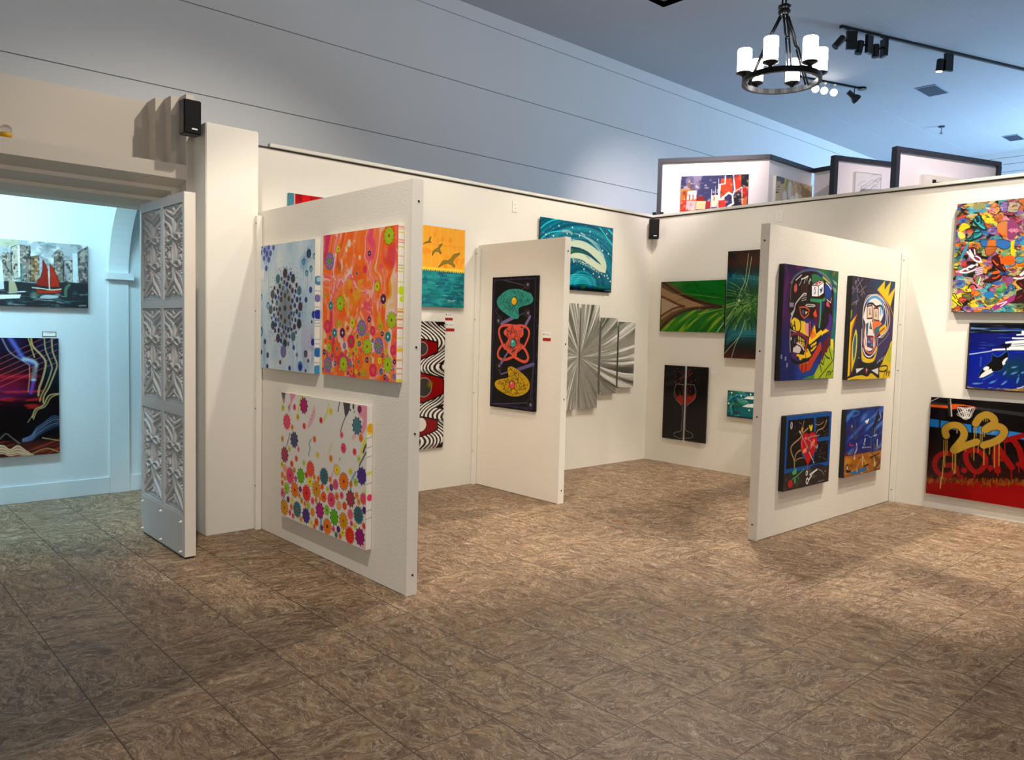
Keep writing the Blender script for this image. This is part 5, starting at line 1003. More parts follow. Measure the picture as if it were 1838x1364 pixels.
A.poly([(480, 560), (560, 500), (630, 540), (640, 600), (600, 670), (470, 640)], 'cfc6c0', 1, False); A.line([(560, 460), (640, 500), (700, 590)], 1.6, 'e8b8b8'); A.ell((515, 410), 60, '4a6a8a', rx=28, a=.8); A.ell((440, 370), 34, 'e8e4dc', rx=20); A.line([(425, 180), (415, 400), (420, 640)], .9, 'b8b0a8'); A.line([(440, 200), (540, 240)], .8, 'b8b0a8')
A.poly([(440, 640), (560, 660), (560, 780), (460, 780)], '4a1c58', 1); A.poly([(540, 720), (560, 680), (700, 700), (720, 600), (790, 560), (840, 650), (850, 720), (780, 760), (680, 770), (640, 810), (610, 800), (590, 740)], 'e8b818', 1, False); A.line([(790, 560), (850, 680), (860, 720), (780, 775), (660, 790)], 1.3, BK); A.line([(720, 620), (740, 760)], .7, BK); A.line([(770, 440), (740, 560), (760, 620)], 2.6, 'b04018', .8)
A.line([(440, 790), (520, 850), (640, 850), (800, 790)], 2.6, BK)
A.line([(1210, 530), (1290, 825), (1010, 1170)], .9, BK, curve=False); A.line([(1120, 680), (1170, 740), (1225, 770)], 1.2, BK); A.line([(1060, 1040), (1015, 830), (1100, 895), (1120, 760)], 1.0, BK, curve=False)
for P_ in ([(1155, 1155), (1175, 1060), (1205, 1040), (1195, 1130)], [(1195, 1130), (1215, 1045), (1240, 1030), (1235, 1110)], [(1235, 1110), (1270, 1040), (1295, 1020)]): A.line(P_, .8, BK)
for x, y in ((240, 740), (323, 778), (352, 910)): A.ell((x, y), 44, 'c8d0e0', rx=27); A.ell((x, y), 30, '0c1a50', rx=14)
A.line([(310, 700), (400, 590)], .5, '2a1a50'); [A.ell((x, y), 26, '7a1a3a', a=.7, soft=.5) for x, y in ((345, 570), (405, 830), (298, 1000), (370, 690))]
hang('canvas of a screaming multicoloured skull with a white dice, upper left on its partition', 'Y', -2.337, 2.168, A, -3.067, .043, edge='canvasblack')

# ---- crowned head canvas
A = Art(90.5, 91.6, '2a2630', quad=[(1530, 495.7), (1606.8, 504.8), (1596.4, 678.6), (1518.6, 682)], cell=.33)
A.view(1505, 485, 6.654)
A.mix(np.clip((A.X-30)/20, 0, 1)*np.clip((20-A.Y)/10, 0, 1), '1f4258', .9); A.mix((A.noise(8, 18, 3, 4)-.58)*7, '1c3a58', .7); A.mix((A.noise(7, 12, 3, 7)-.6)*7*(A.Y < 75), '3a2a6a', .8)
A.poly([(640, 850), (620, 1290), (200, 1300), (85, 1310), (100, 1260), (260, 1250), (480, 1150), (560, 980)], 'dcb80c', 1, True); A.poly([(640, 860), (630, 1100), (560, 1100), (580, 960)], 'b0b820', .9)
A.poly([(120, 640), (215, 525), (160, 700), (140, 900), (115, 1260), (80, 1260)], 'e8c00c', 1, False); A.poly([(130, 480), (160, 470), (150, 560), (120, 620)], '8a9a20', .9); A.line([(212, 530), (160, 680), (140, 850), (125, 1240)], 1.6, 'b8402a'); A.line([(120, 420), (180, 400)], 3, '6a7a1a', .7, soft=1.6)
A.poly([(200, 705), (215, 800), (200, 1000), (160, 1150), (140, 1200), (150, 900), (180, 760)], 'd8c820', 1, True); A.poly([(195, 760), (200, 860), (185, 1000), (165, 1080), (165, 880)], '1c5a7a', 1, True)
A.poly([(290, 1090), (470, 1080), (600, 900), (560, 1000), (480, 1160), (470, 1290), (380, 1230), (330, 1270), (240, 1250), (90, 1290), (170, 1200), (215, 1100), (250, 1000)], '14100f', 1, True)
A.poly([(500, 500), (640, 560), (640, 720), (600, 900), (480, 1080), (430, 1060), (450, 800)], '352a5c', .9, True)
# head outline bands
H_ = [(400, 290), (470, 290), (540, 350), (590, 430), (610, 560), (590, 690), (520, 790), (460, 810), (450, 950), (400, 1085), (280, 1085), (265, 980), (270, 850), (285, 700), (280, 560), (300, 400), (340, 310)]
A.poly(H_, '2c2a5a', 1, True, 'c8b8a8', .9)
A.poly([(280, 1080), (262, 900), (285, 1000), (330, 1050), (400, 1040), (440, 900), (445, 980), (400, 1090)], 'e4c010', 1, True)
A.line([(285, 560), (300, 420), (360, 320), (450, 300), (530, 360), (575, 470), (580, 600), (560, 720), (470, 800)], 1.2, 'e8dcd0'); A.line([(555, 400), (590, 500), (600, 620), (560, 740)], 1.4, 'c88a4a', 1); A.line([(520, 380), (555, 470), (560, 600), (510, 730)], 1.6, 'e8e4e4')
A.poly([(330, 400), (360, 340), (430, 310), (500, 340), (530, 420), (530, 520), (500, 600), (450, 640), (420, 760), (420, 900), (370, 960), (310, 940), (290, 860), (310, 640), (290, 560)], 'ece4de', 1, True)
A.line([(340, 390), (380, 330), (450, 320), (515, 380), (525, 500)], 2.6, '5a9ad0'); A.line([(335, 420), (350, 400), (400, 395), (440, 430), (500, 420), (520, 460)], 1.8, BK)
A.poly([(335, 430), (395, 415), (395, 570), (335, 575)], 'e8d0b0', 1, False, '5a1a1a', 1.4); A.poly([(415, 450), (468, 450), (466, 600), (410, 590)], 'e8d0b0', 1, False, '7a1a1a', 1.4)
A.ell((365, 490), 44, 'd8a04a', rx=24); A.ell((366, 470), 20, '6a9ad0', rx=16); A.ell((368, 520), 12, BK); A.ell((440, 520), 44, 'c8a878', rx=22); A.ell((440, 495), 18, '7aa0d0', rx=14); A.ell((440, 540), 12, BK)
A.ell((495, 480), 56, '7ab4dc', rx=24); A.ell((498, 572), 30, 'f4f0ec', rx=16)
A.line([(395, 440), (398, 600), (440, 610), (480, 600)], 1.3, BK); A.poly([(375, 610), (390, 700), (360, 690)], '6a7a90', 1, False, BK, .6)
A.poly([(320, 640), (350, 620), (340, 760), (320, 800)], '1f5a78', 1); A.poly([(400, 620), (480, 610), (510, 640), (440, 690), (410, 760)], 'e8742a', 1, True); A.poly([(420, 700), (490, 660), (500, 700), (440, 760), (425, 790)], '2a6a80', 1, True); A.poly([(480, 700), (550, 640), (560, 700), (500, 770)], 'e8b81c', 1, True); A.line([(430, 790), (480, 740), (540, 690)], 1.8, 'b83a20')
A.poly([(335, 785), (405, 790), (400, 925), (330, 900)], '1c2a6a', 1, False, '7a1c14', 1.6); [A.poly([(340+34*(k % 2), 800+36*(k//2)), (368+34*(k % 2), 803+36*(k//2)), (366+34*(k % 2), 833+36*(k//2)), (340+34*(k % 2), 830+36*(k//2))], ['3a4a9a', 'e06a4a', '5aa0d8', 'c04a3a', '2a3a8a', '4a7ac0'][k]) for k in range(6)]
A.line([(290, 870), (310, 950), (370, 990), (420, 940)], 1.6, 'e06a3a'); A.line([(280, 930), (310, 1010), (370, 1030), (430, 960)], 1.2, 'f0e8e0'); A.line([(290, 1010), (330, 1045), (400, 1040), (440, 960)], .9, BK); A.line([(270, 700), (262, 850), (270, 960)], 1.0, 'e0d8d0')
A.line([(318, 640), (300, 760), (315, 880)], 1.6, 'd8803a'); A.line([(440, 800), (430, 880), (420, 940)], 1.4, 'e8882a'); A.line([(440, 920), (560, 800), (600, 740)], .7, '9a7a60')
A.poly([(460, 228), (552, 120), (545, 230), (625, 125), (590, 300), (680, 190), (615, 425)], 'e6c40a', 1, False, 'b88a3a', .6); A.line([(460, 230), (540, 330), (610, 430), (655, 560)], 1.1, 'c87a5a'); A.line([(590, 300), (625, 260), (680, 195)], .8, 'b86a90')
for a_, b_ in (((150, 290), (290, 100)), ((215, 190), (225, 250)), ((160, 200), (180, 230)), ((180, 190), (160, 235)), ((250, 150), (310, 290)), ((240, 270), (320, 190)), ((215, 290), (235, 360)), ((165, 390), (235, 360)), ((195, 130), (200, 175)), ((270, 240), (280, 320)), ((300, 250), (260, 300))): A.line([a_, b_], .6, '9a8a96', .9)
for x, y, k in ((222, 245, 26), (205, 387, 25), (205, 145, 22), (232, 115, 22)): A.ell((x, y), k, 'a894a0', rx=k*.7); A.ell((x, y), k*.65, '2c2830', rx=k*.4)
for k in range(6): A.line([(330+20*k, 240), (340+20*k, 270), (350+20*k, 240)], .5, '5a3a48', .8, False)
A.poly([(195, 1175), (290, 1165), (200, 1230)], 'd8d8d4', 1, False); A.poly([(465, 1165), (380, 1195), (462, 1250)], 'd8d8d4', 1, False); A.ell((322, 1200), 36, 'a83040', rx=26); A.ell((324, 1190), 12, 'f0e8e8')
A.line([(480, 1150), (560, 1140), (575, 1180), (520, 1210), (470, 1200)], 1.4, '2a2414'); [A.line([(450+30*k, 1110-20*k), (480+30*k, 1070-25*k)], 1.1, 'b8b8c8', .8) for k in range(3)]
for P_ in ([(528, 1275), (545, 1215), (565, 1210), (560, 1260)], [(560, 1260), (578, 1210), (590, 1215), (588, 1262)], [(588, 1262), (600, 1220), (612, 1215)]): A.line(P_, 1.0, BK)
A.ell((232, 1045), 9, 'e8e8e0'); A.line([(85, 1290), (160, 1230), (180, 1180)], 1.6, BK)
hang('canvas of a pale mask face with yellow crown and bow tie, beside the skull canvas', 'Y', -1.165, 2.150, A, -3.067, .043, edge='canvasblack')

# ---- heart canvas
A = Art(77.0, 60.8, '0a0707', quad=[(1410.7, 747.5), (1492.7, 737.5), (1484.5, 863), (1405, 883.4)], cell=.33)
A.view(1390, 725, 8.024); BB = '0c4c94'
A.poly([(120, 1020), (120, 1280), (760, 1120), (760, 880)], '2c2622', 1); A.mix((A.noise(10, 6, 3, 4)-.5)*5*(A.Y > 46), '5a5048', .7)
for P_ in ([(150, 180), (825, 95), (815, 165), (150, 245)], [(150, 180), (195, 180), (160, 960), (125, 960)], [(120, 960), (120, 1020), (760, 880), (760, 825)], [(565, 180), (600, 175), (585, 440), (600, 700), (570, 700), (560, 440)], [(600, 490), (790, 460), (785, 520), (600, 548)], [(790, 165), (825, 160), (765, 900), (748, 830)]): A.poly(P_, BB, 1, False)
rg = random.Random(5); [A.line([(x, y), (x+rg.uniform(-25, 25), y+rg.uniform(-25, 25))], .4, rg.choice(['7a6aa0', 'a09080', '5a5a6a']), .8) for x, y in [(rg.uniform(600, 760), rg.uniform(200, 460)) for i in range(22)]+[(rg.uniform(620, 740), rg.uniform(560, 830)) for i in range(20)]+[(rg.uniform(270, 520), rg.uniform(230, 480)) for i in range(26)]]
TR_ = 'a8875f'
for P_, wd in (([(280, 920), (275, 820), (240, 720), (230, 640), (270, 580), (360, 500), (400, 430), (480, 350)], 1.4), ([(285, 820), (300, 740), (340, 690), (400, 660)], 1.3), ([(300, 830), (330, 800), (400, 780)], .9), ([(590, 440), (620, 380), (700, 340), (750, 230)], 1.0), ([(590, 295), (640, 300), (700, 260)], .7), ([(380, 380), (410, 300), (420, 240)], .8)): A.line(P_, wd, TR_)
A.ell((238, 315), 55, 'c8c8c4', rx=32); A.ell((240, 312), 35, '5a5a58', rx=16)
A.poly([(490, 310), (505, 300), (520, 330), (535, 285), (545, 320), (530, 390), (510, 395)], 'd8c010', 1); A.poly([(375, 370), (400, 330), (415, 350), (400, 410), (380, 420)], 'c8882a', 1)
A.poly([(490, 440), (460, 420), (410, 430), (380, 490), (368, 580), (380, 680), (420, 780), (460, 870), (470, 885), (500, 830), (560, 720), (600, 600), (608, 500), (590, 430), (550, 405), (510, 415)], 'b80c14', 1, True, '4a0408', .6)
A.line([(395, 500), (385, 560), (390, 640)], .9, 'e87a70', .8); A.ell((445, 500), 22, 'f0b0a8', a=.8, soft=.6)
A.line([(355, 400), (470, 630)], 1.1, '9a9088'); A.line([(355, 400), (365, 420)], 1.6, 'c8c0b8'); A.line([(630, 458), (540, 465), (470, 500), (600, 640)], 1.0, '8a8a8c', curve=False); A.ell((607, 615), 30, 'b8c0c4', rx=14); A.line([(490, 700), (560, 850)], 1.2, 'a8a8b0')
A.line([(410, 690), (460, 660), (510, 620), (560, 540)], 3.6, 'e07a58'); A.line([(470, 670), (500, 620)], 3.8, '6a2a4a', .8); A.ell((425, 685), 26, 'f09070', a=.8)
A.poly([(375, 700), (400, 710), (440, 800), (420, 800)], '1c5a98', 1); A.line([(560, 720), (545, 850)], 1.6, '2a6ab0', .8); A.line([(465, 880), (465, 950)], .7, 'c04030')
A.poly([(500, 930), (560, 880), (650, 870), (710, 890), (600, 920)], '1a1830', .9, True)
A.poly([(290, 930), (312, 950), (310, 1010), (260, 1035), (245, 1000)], '4aa058', 1); A.line([(420, 940), (330, 1030), (250, 1090)], .9, '58a860'); A.poly([(270, 1090), (300, 1060), (300, 1130), (280, 1160)], '3f9450', 1); A.line([(325, 1050), (340, 1080)], 1, '3f9450'); A.poly([(200, 1120), (240, 1100), (255, 1140), (245, 1190), (210, 1215), (190, 1180)], 'b81c1c', 1, True)
A.line([(500, 1020), (600, 945)], 1.5, 'e8e4de', soft=1); A.line([(485, 1090), (550, 980)], 1.5, 'e8e4de')
for x, y, k, ro in ((455, 1000, 36, 0), (460, 1110, 46, 0)): A.ell((x, y), k, 'f0ece6', rx=k*.8); A.ell((x, y), k*.6, '1c1816', rx=k*.42)
A.ell((527, 1013), 12, 'b01c1c'); A.line([(600, 945), (660, 960), (700, 1020)], .6, '8a8a88'); A.ell((715, 965), 12, 'c8a060'); [A.line([(615+18*k, 1120-5*k), (625+18*k, 1105-5*k)], .4, 'b8b4ac') for k in range(5)]
hang('canvas of a patched red heart, scissors and rose, below the skull canvas', 'Y', -2.198, .970, A, -3.067, .043, edge='canvasblack')

# ---- desert canvas
A = Art(77.0, 60.8, '14246c', quad=[(1519.3, 737.3), (1586, 727.7), (1578.4, 841.4), (1513, 858.9)], cell=.33)
B_ = (A.noise(40, 7, 3, 6, 0, A.X*.35)); A.mix((B_-.5)*5, '2c5aac', .8); A.mix((B_-.62)*8, '5a8ad0', .6); A.mix((.42-B_)*6, '3a1a58', .8)
A.view(1390, 725, 8.024)
A.poly([(980, 770), (1100, 750), (1250, 715), (1400, 690), (1530, 650), (1520, 950), (1000, 1080)], 'a05c10', 1, False); A.mix((A.noise(22, 3, 3, 8)-.5)*5*(A.Y > 38), 'c88a30', .7); A.mix((.45-A.noise(16, 3, 3, 18))*5*(A.Y > 38), '5a3010', .7)
A.poly([(985, 765), (1030, 715), (1060, 745), (1120, 735), (1130, 755)], '6a1420', 1); A.poly([(1200, 690), (1250, 715), (1180, 720)], '6a1420', 1)
A.line([(1090, 160), (1110, 120), (1160, 105), (1215, 115), (1200, 150), (1130, 185), (1095, 175)], 2.0, '2c86c0', .8, soft=1.5); A.line([(1130, 190), (1155, 260), (1160, 380)], 1.0, '4a9ac8', .5, soft=1.5)
A.poly([(1295, 250), (1362, 208), (1330, 290), (1315, 275)], 'f0f0ee', 1, False)
A.line([(1095, 390), (1110, 320), (1130, 380), (1140, 480), (1165, 495), (1195, 440)], 2.4, '3a3c48'); A.ell((1110, 330), 18, 'a8a8b8')
A.ell((1490, 150), 60, '14161a', rx=36); A.line([(1470, 190), (1440, 300), (1435, 380), (1440, 430)], 4.5, '16181e'); A.line([(1515, 120), (1530, 180), (1495, 235)], .8, 'c8d0d8'); A.line([(1440, 360), (1435, 440)], 2.6, '6a6c74'); A.line([(1430, 460), (1465, 440)], 1.6, 'b8b8c0')
A.line([(1290, 460), (1330, 450), (1380, 480), (1420, 450)], .6, '8ab0d8', .8); A.line([(1385, 480), (1380, 770)], .6, '7a9ac8', .7); A.line([(1300, 510), (1285, 580)], 2.2, 'c8c8cc'); A.line([(1290, 560), (1310, 620)], 1.4, '3a3a40'); A.line([(1475, 510), (1470, 600)], 1.8, 'd0d0d0'); A.ell((1265, 630), 16, 'c8d0dc'); A.line([(1260, 630), (1380, 620)], 1.0, '8ab0d0', .8); A.line([(1430, 580), (1425, 650)], 2.2, '4a5a78')
A.line([(1085, 570), (1080, 605), (1125, 600)], 1.2, 'c02a3a'); A.line([(1175, 580), (1180, 650), (1150, 720)], 1.6, 'c8a8b8'); A.line([(1185, 590), (1170, 660)], .8, 'b02a2a'); A.line([(1240, 320), (1225, 370)], 1.2, 'b83a4a', .8); A.line([(1100, 670), (1075, 745)], .8, 'a03a4a', .8)
A.ell((1145, 778), 30, 'f0ece4', rx=17); A.ell((1145, 770), 10, BK); A.ell((1040, 935), 62, '120e0c', rx=30); A.ell((1040, 930), 30, 'e8e4dc', rx=14); A.line([(1040, 985), (1085, 975)], 1.8, BK)
A.line([(1262, 740), (1150, 980)], .8, 'c8a868'); A.line([(1262, 740), (1350, 970)], .8, 'c8a868'); A.line([(1262, 770), (1255, 880)], 1.5, 'e0b8a0'); A.ell((1310, 885), 14, '1c1612', rx=80, rot=-.12); A.poly([(1050, 1010), (1220, 930), (1340, 905), (1300, 960), (1150, 1020)], '2c6aa0', 1, False)
A.line([(1370, 775), (1500, 705)], 1.4, '2c2010'); A.line([(1380, 700), (1430, 740)], .8, '3a3018'); A.line([(1425, 770), (1430, 850)], 2.0, 'd8c060', .8); A.line([(1500, 830), (1430, 940), (1500, 940)], 2.6, '4a3a20', .9); A.line([(1440, 830), (1435, 890)], 1.6, 'c8c8c4'); A.ell((1180, 965), 22, 'e8b030', rx=14); A.line([(1245, 985), (1240, 1000)], 1, 'e0d8d0')
hang('canvas of a desert with a dark blue swirling sky, lower right on the skull partition', 'Y', -1.142, .966, A, -3.067, .043, edge='canvasblack')

# ---- collage of sneakers
A = Art(120, 99.5, '15100f', cell=.33, quad=[(1719, 366.6), (1838, 357), (1838, 560), (1708.2, 560.6)], dst=[(0, 0), (53.2, .5), (58.6, 99.2), (0, 99.5)])
rg = random.Random(17); pal = ['c87028', 'b05a2a', 'd8c84a', '5a6a3a', '7a5aa0', '9a4a7a', '2a8a90', '2c5aa8', 'f0700e', 'c83a28', 'e8d020', '6aa068', 'a89a80', '8a8a70', 'd87a9a', '4a8aa0', 'b8b070', 'a83a5a', '3a9ab0', 'e09a30']
tx = A.noise(3, 1.6, 3, 61)
for i in range(620):
    x, y = rg.uniform(-4, 124), rg.uniform(-3, 103); r_ = rg.uniform(2.2, 6.6) if i > 150 else rg.uniform(5, 8); n_ = rg.randint(5, 9); t0 = rg.uniform(0, 6); q_ = rg.uniform(.55, 1)
    c_ = rg.choice(pal); P_ = [(x+r_*rg.uniform(.6, 1.25)*math.cos(t0+6.28*k/n_), y+q_*r_*rg.uniform(.6, 1.15)*math.sin(t0+6.28*k/n_)) for k in range(n_)]
    A.poly(A.smooth(P_, True, 3) if i % 2 else P_, c_, .93, raw=True, edge='1a1210' if i % 3 == 0 else None, ew=.4)
    for k in range(4): x2, y2 = x+rg.uniform(-r_, r_)*.6, y+rg.uniform(-r_, r_)*.5; A.line([(x2, y2), (x2+rg.uniform(-3, 3), y2+rg.uniform(-1.5, 1.5))], rg.uniform(.3, .9), rg.choice(pal[:12]+['1a1210', '1a1210', '1a1210', 'f0e8d8']), .75, raw=True)
A.mix((tx-.6)*6, '1a1210', .5); A.mix((.4-tx)*5, 'e8d8b8', .35)
def shoe(V, pts, body, dark, lite, sole, sw):
    A.view(*V); A.poly(pts, body, 1, True, '120c0c', .6); n_ = len(pts)
    for P_, wd, c_ in sw: A.line(P_, wd, {'d': dark, 'l': lite, 's': sole}[c_])
V1 = (1700, 350, 11.862); V2 = (1700, 455, 11.862)
A.view(*V1); A.poly([(720, 1000), (760, 960), (870, 965), (1050, 965), (1200, 955), (1330, 990), (1370, 1060), (1300, 1150), (1180, 1160), (1050, 1100), (860, 1110), (740, 1090)], '2f6ab0', 1, True, '101820', .5); A.poly([(880, 970), (1040, 965), (1050, 1110), (860, 1110)], 'd8701e', 1); A.poly([(830, 1110), (1040, 1110), (1020, 1210), (940, 1280), (850, 1290), (820, 1200)], 'b8602a', 1, True, '3a1a10', .5); A.poly([(1060, 620), (1280, 560), (1300, 780), (1200, 860), (1080, 790)], 'c87a3c', 1, False); A.poly([(1310, 560), (1540, 660), (1480, 880), (1370, 960), (1290, 900)], '8a3a6a', 1, True); [A.line([(1320+30*k, 760+20*(k % 3)), (1380+28*k, 730+30*(k % 2))], 1.2, 'd88a9a', .9) for k in range(6)]
A.poly([(300, 1280), (430, 1040), (490, 980), (430, 1180), (300, 1400)], '3a90a8', 1); A.poly([(245, 740), (330, 600), (450, 620), (500, 690), (400, 740), (300, 800)], 'd8c420', 1, True, '2a2410', .4); A.poly([(240, 790), (330, 800), (400, 890), (330, 940), (250, 900)], 'd8d858', 1, True)
A.poly([(1360, 1000), (1450, 960), (1420, 1150), (1480, 1180), (1430, 1320), (1360, 1260)], 'e8d010', 1); A.ell((690, 240), 70, '8a8a5a', rx=130)
shoe(V1, [(550, 555), (600, 490), (680, 430), (760, 520), (800, 620), (850, 740), (780, 755), (700, 720), (620, 640)], '14767c', '082a30', '5ac8c8', 'a', [([(560, 560), (640, 650), (740, 740), (840, 750)], 1.6, 'd'), ([(600, 520), (660, 610), (690, 590)], .7, 'l'), ([(690, 640), (800, 720)], .8, 'l'), ([(640, 500), (660, 560)], 2.6, 'd'), ([(720, 470), (740, 600)], 1.2, 'd')])
shoe(V1, [(390, 970), (500, 900), (570, 800), (640, 720), (720, 780), (750, 870), (660, 920), (540, 980), (440, 990)], '14767c', '062a2e', '4ab8b8', 'a', [([(400, 975), (500, 985), (640, 935), (750, 880)], 1.6, 'd'), ([(570, 905), (660, 880), (730, 820)], .9, 'l'), ([(560, 820), (560, 940)], .9, 'd'), ([(600, 780), (690, 760)], .7, 'l'), ([(590, 810), (700, 800)], 1.0, 'd'), ([(450, 940), (530, 910)], 1.0, 'd')])
shoe(V2, [(440, -50), (520, -120), (600, -110), (650, 0), (740, 150), (720, 190), (640, 180), (540, 90), (450, 10)], '7a1840', '141014', 'f2ece8', 's', [([(440, -30), (540, 90), (640, 170), (735, 185)], 1.6, 'l'), ([(500, -60), (560, 60)], 2.4, 'l'), ([(520, -80), (590, 40)], 1.2, 'd'), ([(620, 60), (700, 100), (735, 170)], 1.2, 'l'), ([(590, -80), (600, 20)], 1.0, 'l')])
shoe(V2, [(280, 380), (390, 310), (450, 240), (460, 180), (600, 190), (640, 270), (620, 340), (520, 380), (380, 410), (290, 405)], '7a1840', '141014', 'f2ece8', 's', [([(280, 400), (400, 412), (540, 375), (650, 320)], 1.4, 'l'), ([(450, 330), (520, 290), (620, 250)], 3.4, 'l'), ([(470, 330), (530, 330), (620, 270)], 1.3, 'd'), ([(460, 200), (590, 210)], 3.0, 'd'), ([(290, 380), (390, 330)], 1.6, 'l')])
shoe(V2, [(960, 110), (1010, 60), (1120, 30), (1180, 110), (1200, 230), (1255, 370), (1180, 385), (1080, 320), (980, 220)], '4a1008', '120605', 'f0601a', 's', [([(985, 150), (1070, 250), (1090, 230)], 1.0, 'l'), ([(1130, 60), (1170, 200)], 2.4, 'l'), ([(970, 200), (1080, 330), (1230, 385)], 1.2, 'd'), ([(1110, 90), (1140, 240)], 1.0, 'd'), ([(1200, 290), (1235, 350)], .6, 'l')])
shoe(V2, [(780, 590), (880, 540), (960, 470), (990, 370), (1080, 370), (1140, 460), (1150, 530), (1040, 590), (900, 615), (800, 610)], '4a1008', '120605', 'f0601a', 's', [([(1000, 420), (1100, 400)], 2.6, 'l'), ([(980, 530), (1060, 520), (1130, 460)], .9, 'l'), ([(1000, 460), (1130, 440)], 1.1, 'd'), ([(800, 610), (940, 620), (1140, 545)], 1.1, 'd')])
shoe(V2, [(110, 870), (180, 870), (240, 990), (330, 1060), (345, 1110), (280, 1120), (190, 1050), (105, 970)], 'f0dc08', '1a1608', 'f0dc08', 's', [([(130, 880), (190, 970)], .8, 'd'), ([(240, 1030), (310, 1090)], 1.3, 'd')])
shoe(V2, [(1300, 1030), (1400, 980), (1480, 900), (1500, 810), (1600, 790), (1640, 860), (1640, 1000), (1500, 1060), (1340, 1055)], '3a0608', '140405', '8a2a20', 's', [([(1500, 960), (1600, 900)], .9, 'l')])
shoe(V2, [(1480, 620), (1560, 560), (1640, 550), (1700, 760), (1600, 740)], '3a0608', '140405', '8a2a20', 's', [([(1560, 640), (1610, 700)], .9, 'l')])
shoe(V2, [(1430, 520), (1540, 450), (1620, 340), (1700, 330), (1760, 480), (1600, 540)], '8a1c4c', '141014', 'f2ece8', 's', [([(1430, 530), (1560, 540), (1700, 500)], 1.6, 'l'), ([(1580, 460), (1660, 400)], 2.6, 'l')])
A.view(*V2); A.poly([(970, 1130), (1300, 960), (1470, 860), (1440, 1000), (1130, 1170), (1000, 1230)], '9a2a74', 1); A.line([(1080, 1090), (1280, 1030), (1150, 1130)], .8, 'f0e8ee'); A.ell((905, 885), 75, '2272b4', rx=100); A.ell((1345, 560), 70, '8a4a80'); A.ell((1310, 150), 105, 'f0600e', rx=130); A.ell((550, 720), 40, 'c83a3a'); A.line([(460, 740), (500, 670), (590, 670), (640, 740)], 1.2, '14100f')
A.line([(1090, 790), (1180, 780), (1225, 720), (1215, 660)], 2.6, '4a9a5a'); A.line([(1060, 820), (1180, 830), (1250, 760)], 1.8, '2f7a48'); A.line([(1060, 760), (1140, 745), (1180, 690)], 1.6, '66a868')
A.poly([(650, 500), (700, 480), (660, 650), (610, 620)], '4a8a50', 1); A.line([(640, 500), (600, 640)], .8, 'd83a3a'); A.line([(720, 510), (670, 670)], .8, 'e8e4dc'); A.poly([(610, 310), (740, 260), (780, 430), (660, 470)], 'a06a8a', 1); [A.line([(610, 340+40*k), (760, 300+40*k)], .7, 'e8e0e8') for k in range(4)]
hang('large busy collage painting of overlapping high-top sneakers and colour patches', 'X', -3.546, 2.864, A, 0, .04, edge='canvasblack')

# ---- orca
A = Art(92, 61.2, '071c8c', quad=[(1740.7, 579.2), (1838, 580), (1838, 704.4), (1733.8, 698.7)], dst=[(0, 0), (43.2, 0), (46.5, 60.9), (0, 61.4)], cell=.33)
A.view(1725, 570, 9.407)
A.mix(np.clip((11-A.Y)/2, 0, 1), '060a14', .95); A.mix((A.noise(26, 1.1, 2, 3)-.62)*8*(A.Y < 12), '7a98b0', .8); A.mix(np.clip((A.Y-8)/3, 0, 1)*np.clip((26-A.Y)/3, 0, 1), '0a1264', .8); A.mix((A.noise(14, 1.2, 2, 5)-.68)*8*(A.Y < 26), '3a62c0', .6)
A.mix(np.clip((A.X-34)/18, 0, 1)*np.clip((A.Y-26)/2, 0, 1), '0a2c48', .9); A.ell((850, 850), 150, '0c3a3c', rx=170, a=.8, soft=.6)
A.line([(120, 625), (300, 600), (520, 565), (560, 545), (700, 545), (1063, 545)], .9, 'b8c4e4')
for P_, wd in (([(545, 548), (640, 540), (760, 535)], 1.5), ([(780, 535), (900, 520), (1200, 530)], 2.0), ([(860, 470), (960, 465), (1200, 455)], 1.4), ([(830, 498), (980, 495), (1200, 495)], 1.0), ([(770, 425), (900, 410), (1200, 390)], 1.8), ([(880, 350), (1000, 352), (1300, 340)], 1.5), ([(870, 440), (1000, 428), (1200, 425)], 1.2), ([(950, 295), (1063, 290), (1300, 285)], 1.2), ([(1050, 240), (1070, 270), (1300, 250)], 2.0)): A.line(P_, wd, 'f0eee8')
A.poly([(300, 1005), (310, 950), (370, 860), (440, 790), (520, 730), (535, 605), (570, 640), (620, 665), (690, 640), (760, 590), (790, 560), (805, 620), (800, 680), (780, 760), (720, 830), (715, 870), (660, 900), (560, 915), (480, 980), (330, 1025)], '060608', 1, False, '1c4c94', .5)
A.poly([(650, 480), (700, 445), (850, 450), (840, 490), (780, 500), (775, 580), (760, 560), (745, 500)], '08080e', 1, False)
A.poly([(310, 1020), (350, 960), (420, 900), (520, 865), (530, 900), (555, 915), (480, 960), (380, 1010)], 'ece8e4', 1, False); A.ell((432, 862), 32, 'f0ece6', rx=48, rot=-.5); A.poly([(705, 790), (700, 750), (740, 700), (790, 672), (795, 690), (750, 760), (755, 780), (715, 810)], 'ece8e4', 1, False); A.line([(540, 610), (600, 662), (660, 650), (760, 570)], .5, '2c62b0'); A.line([(380, 1050), (470, 1010), (550, 960)], 1.2, '1c58a8', .9)
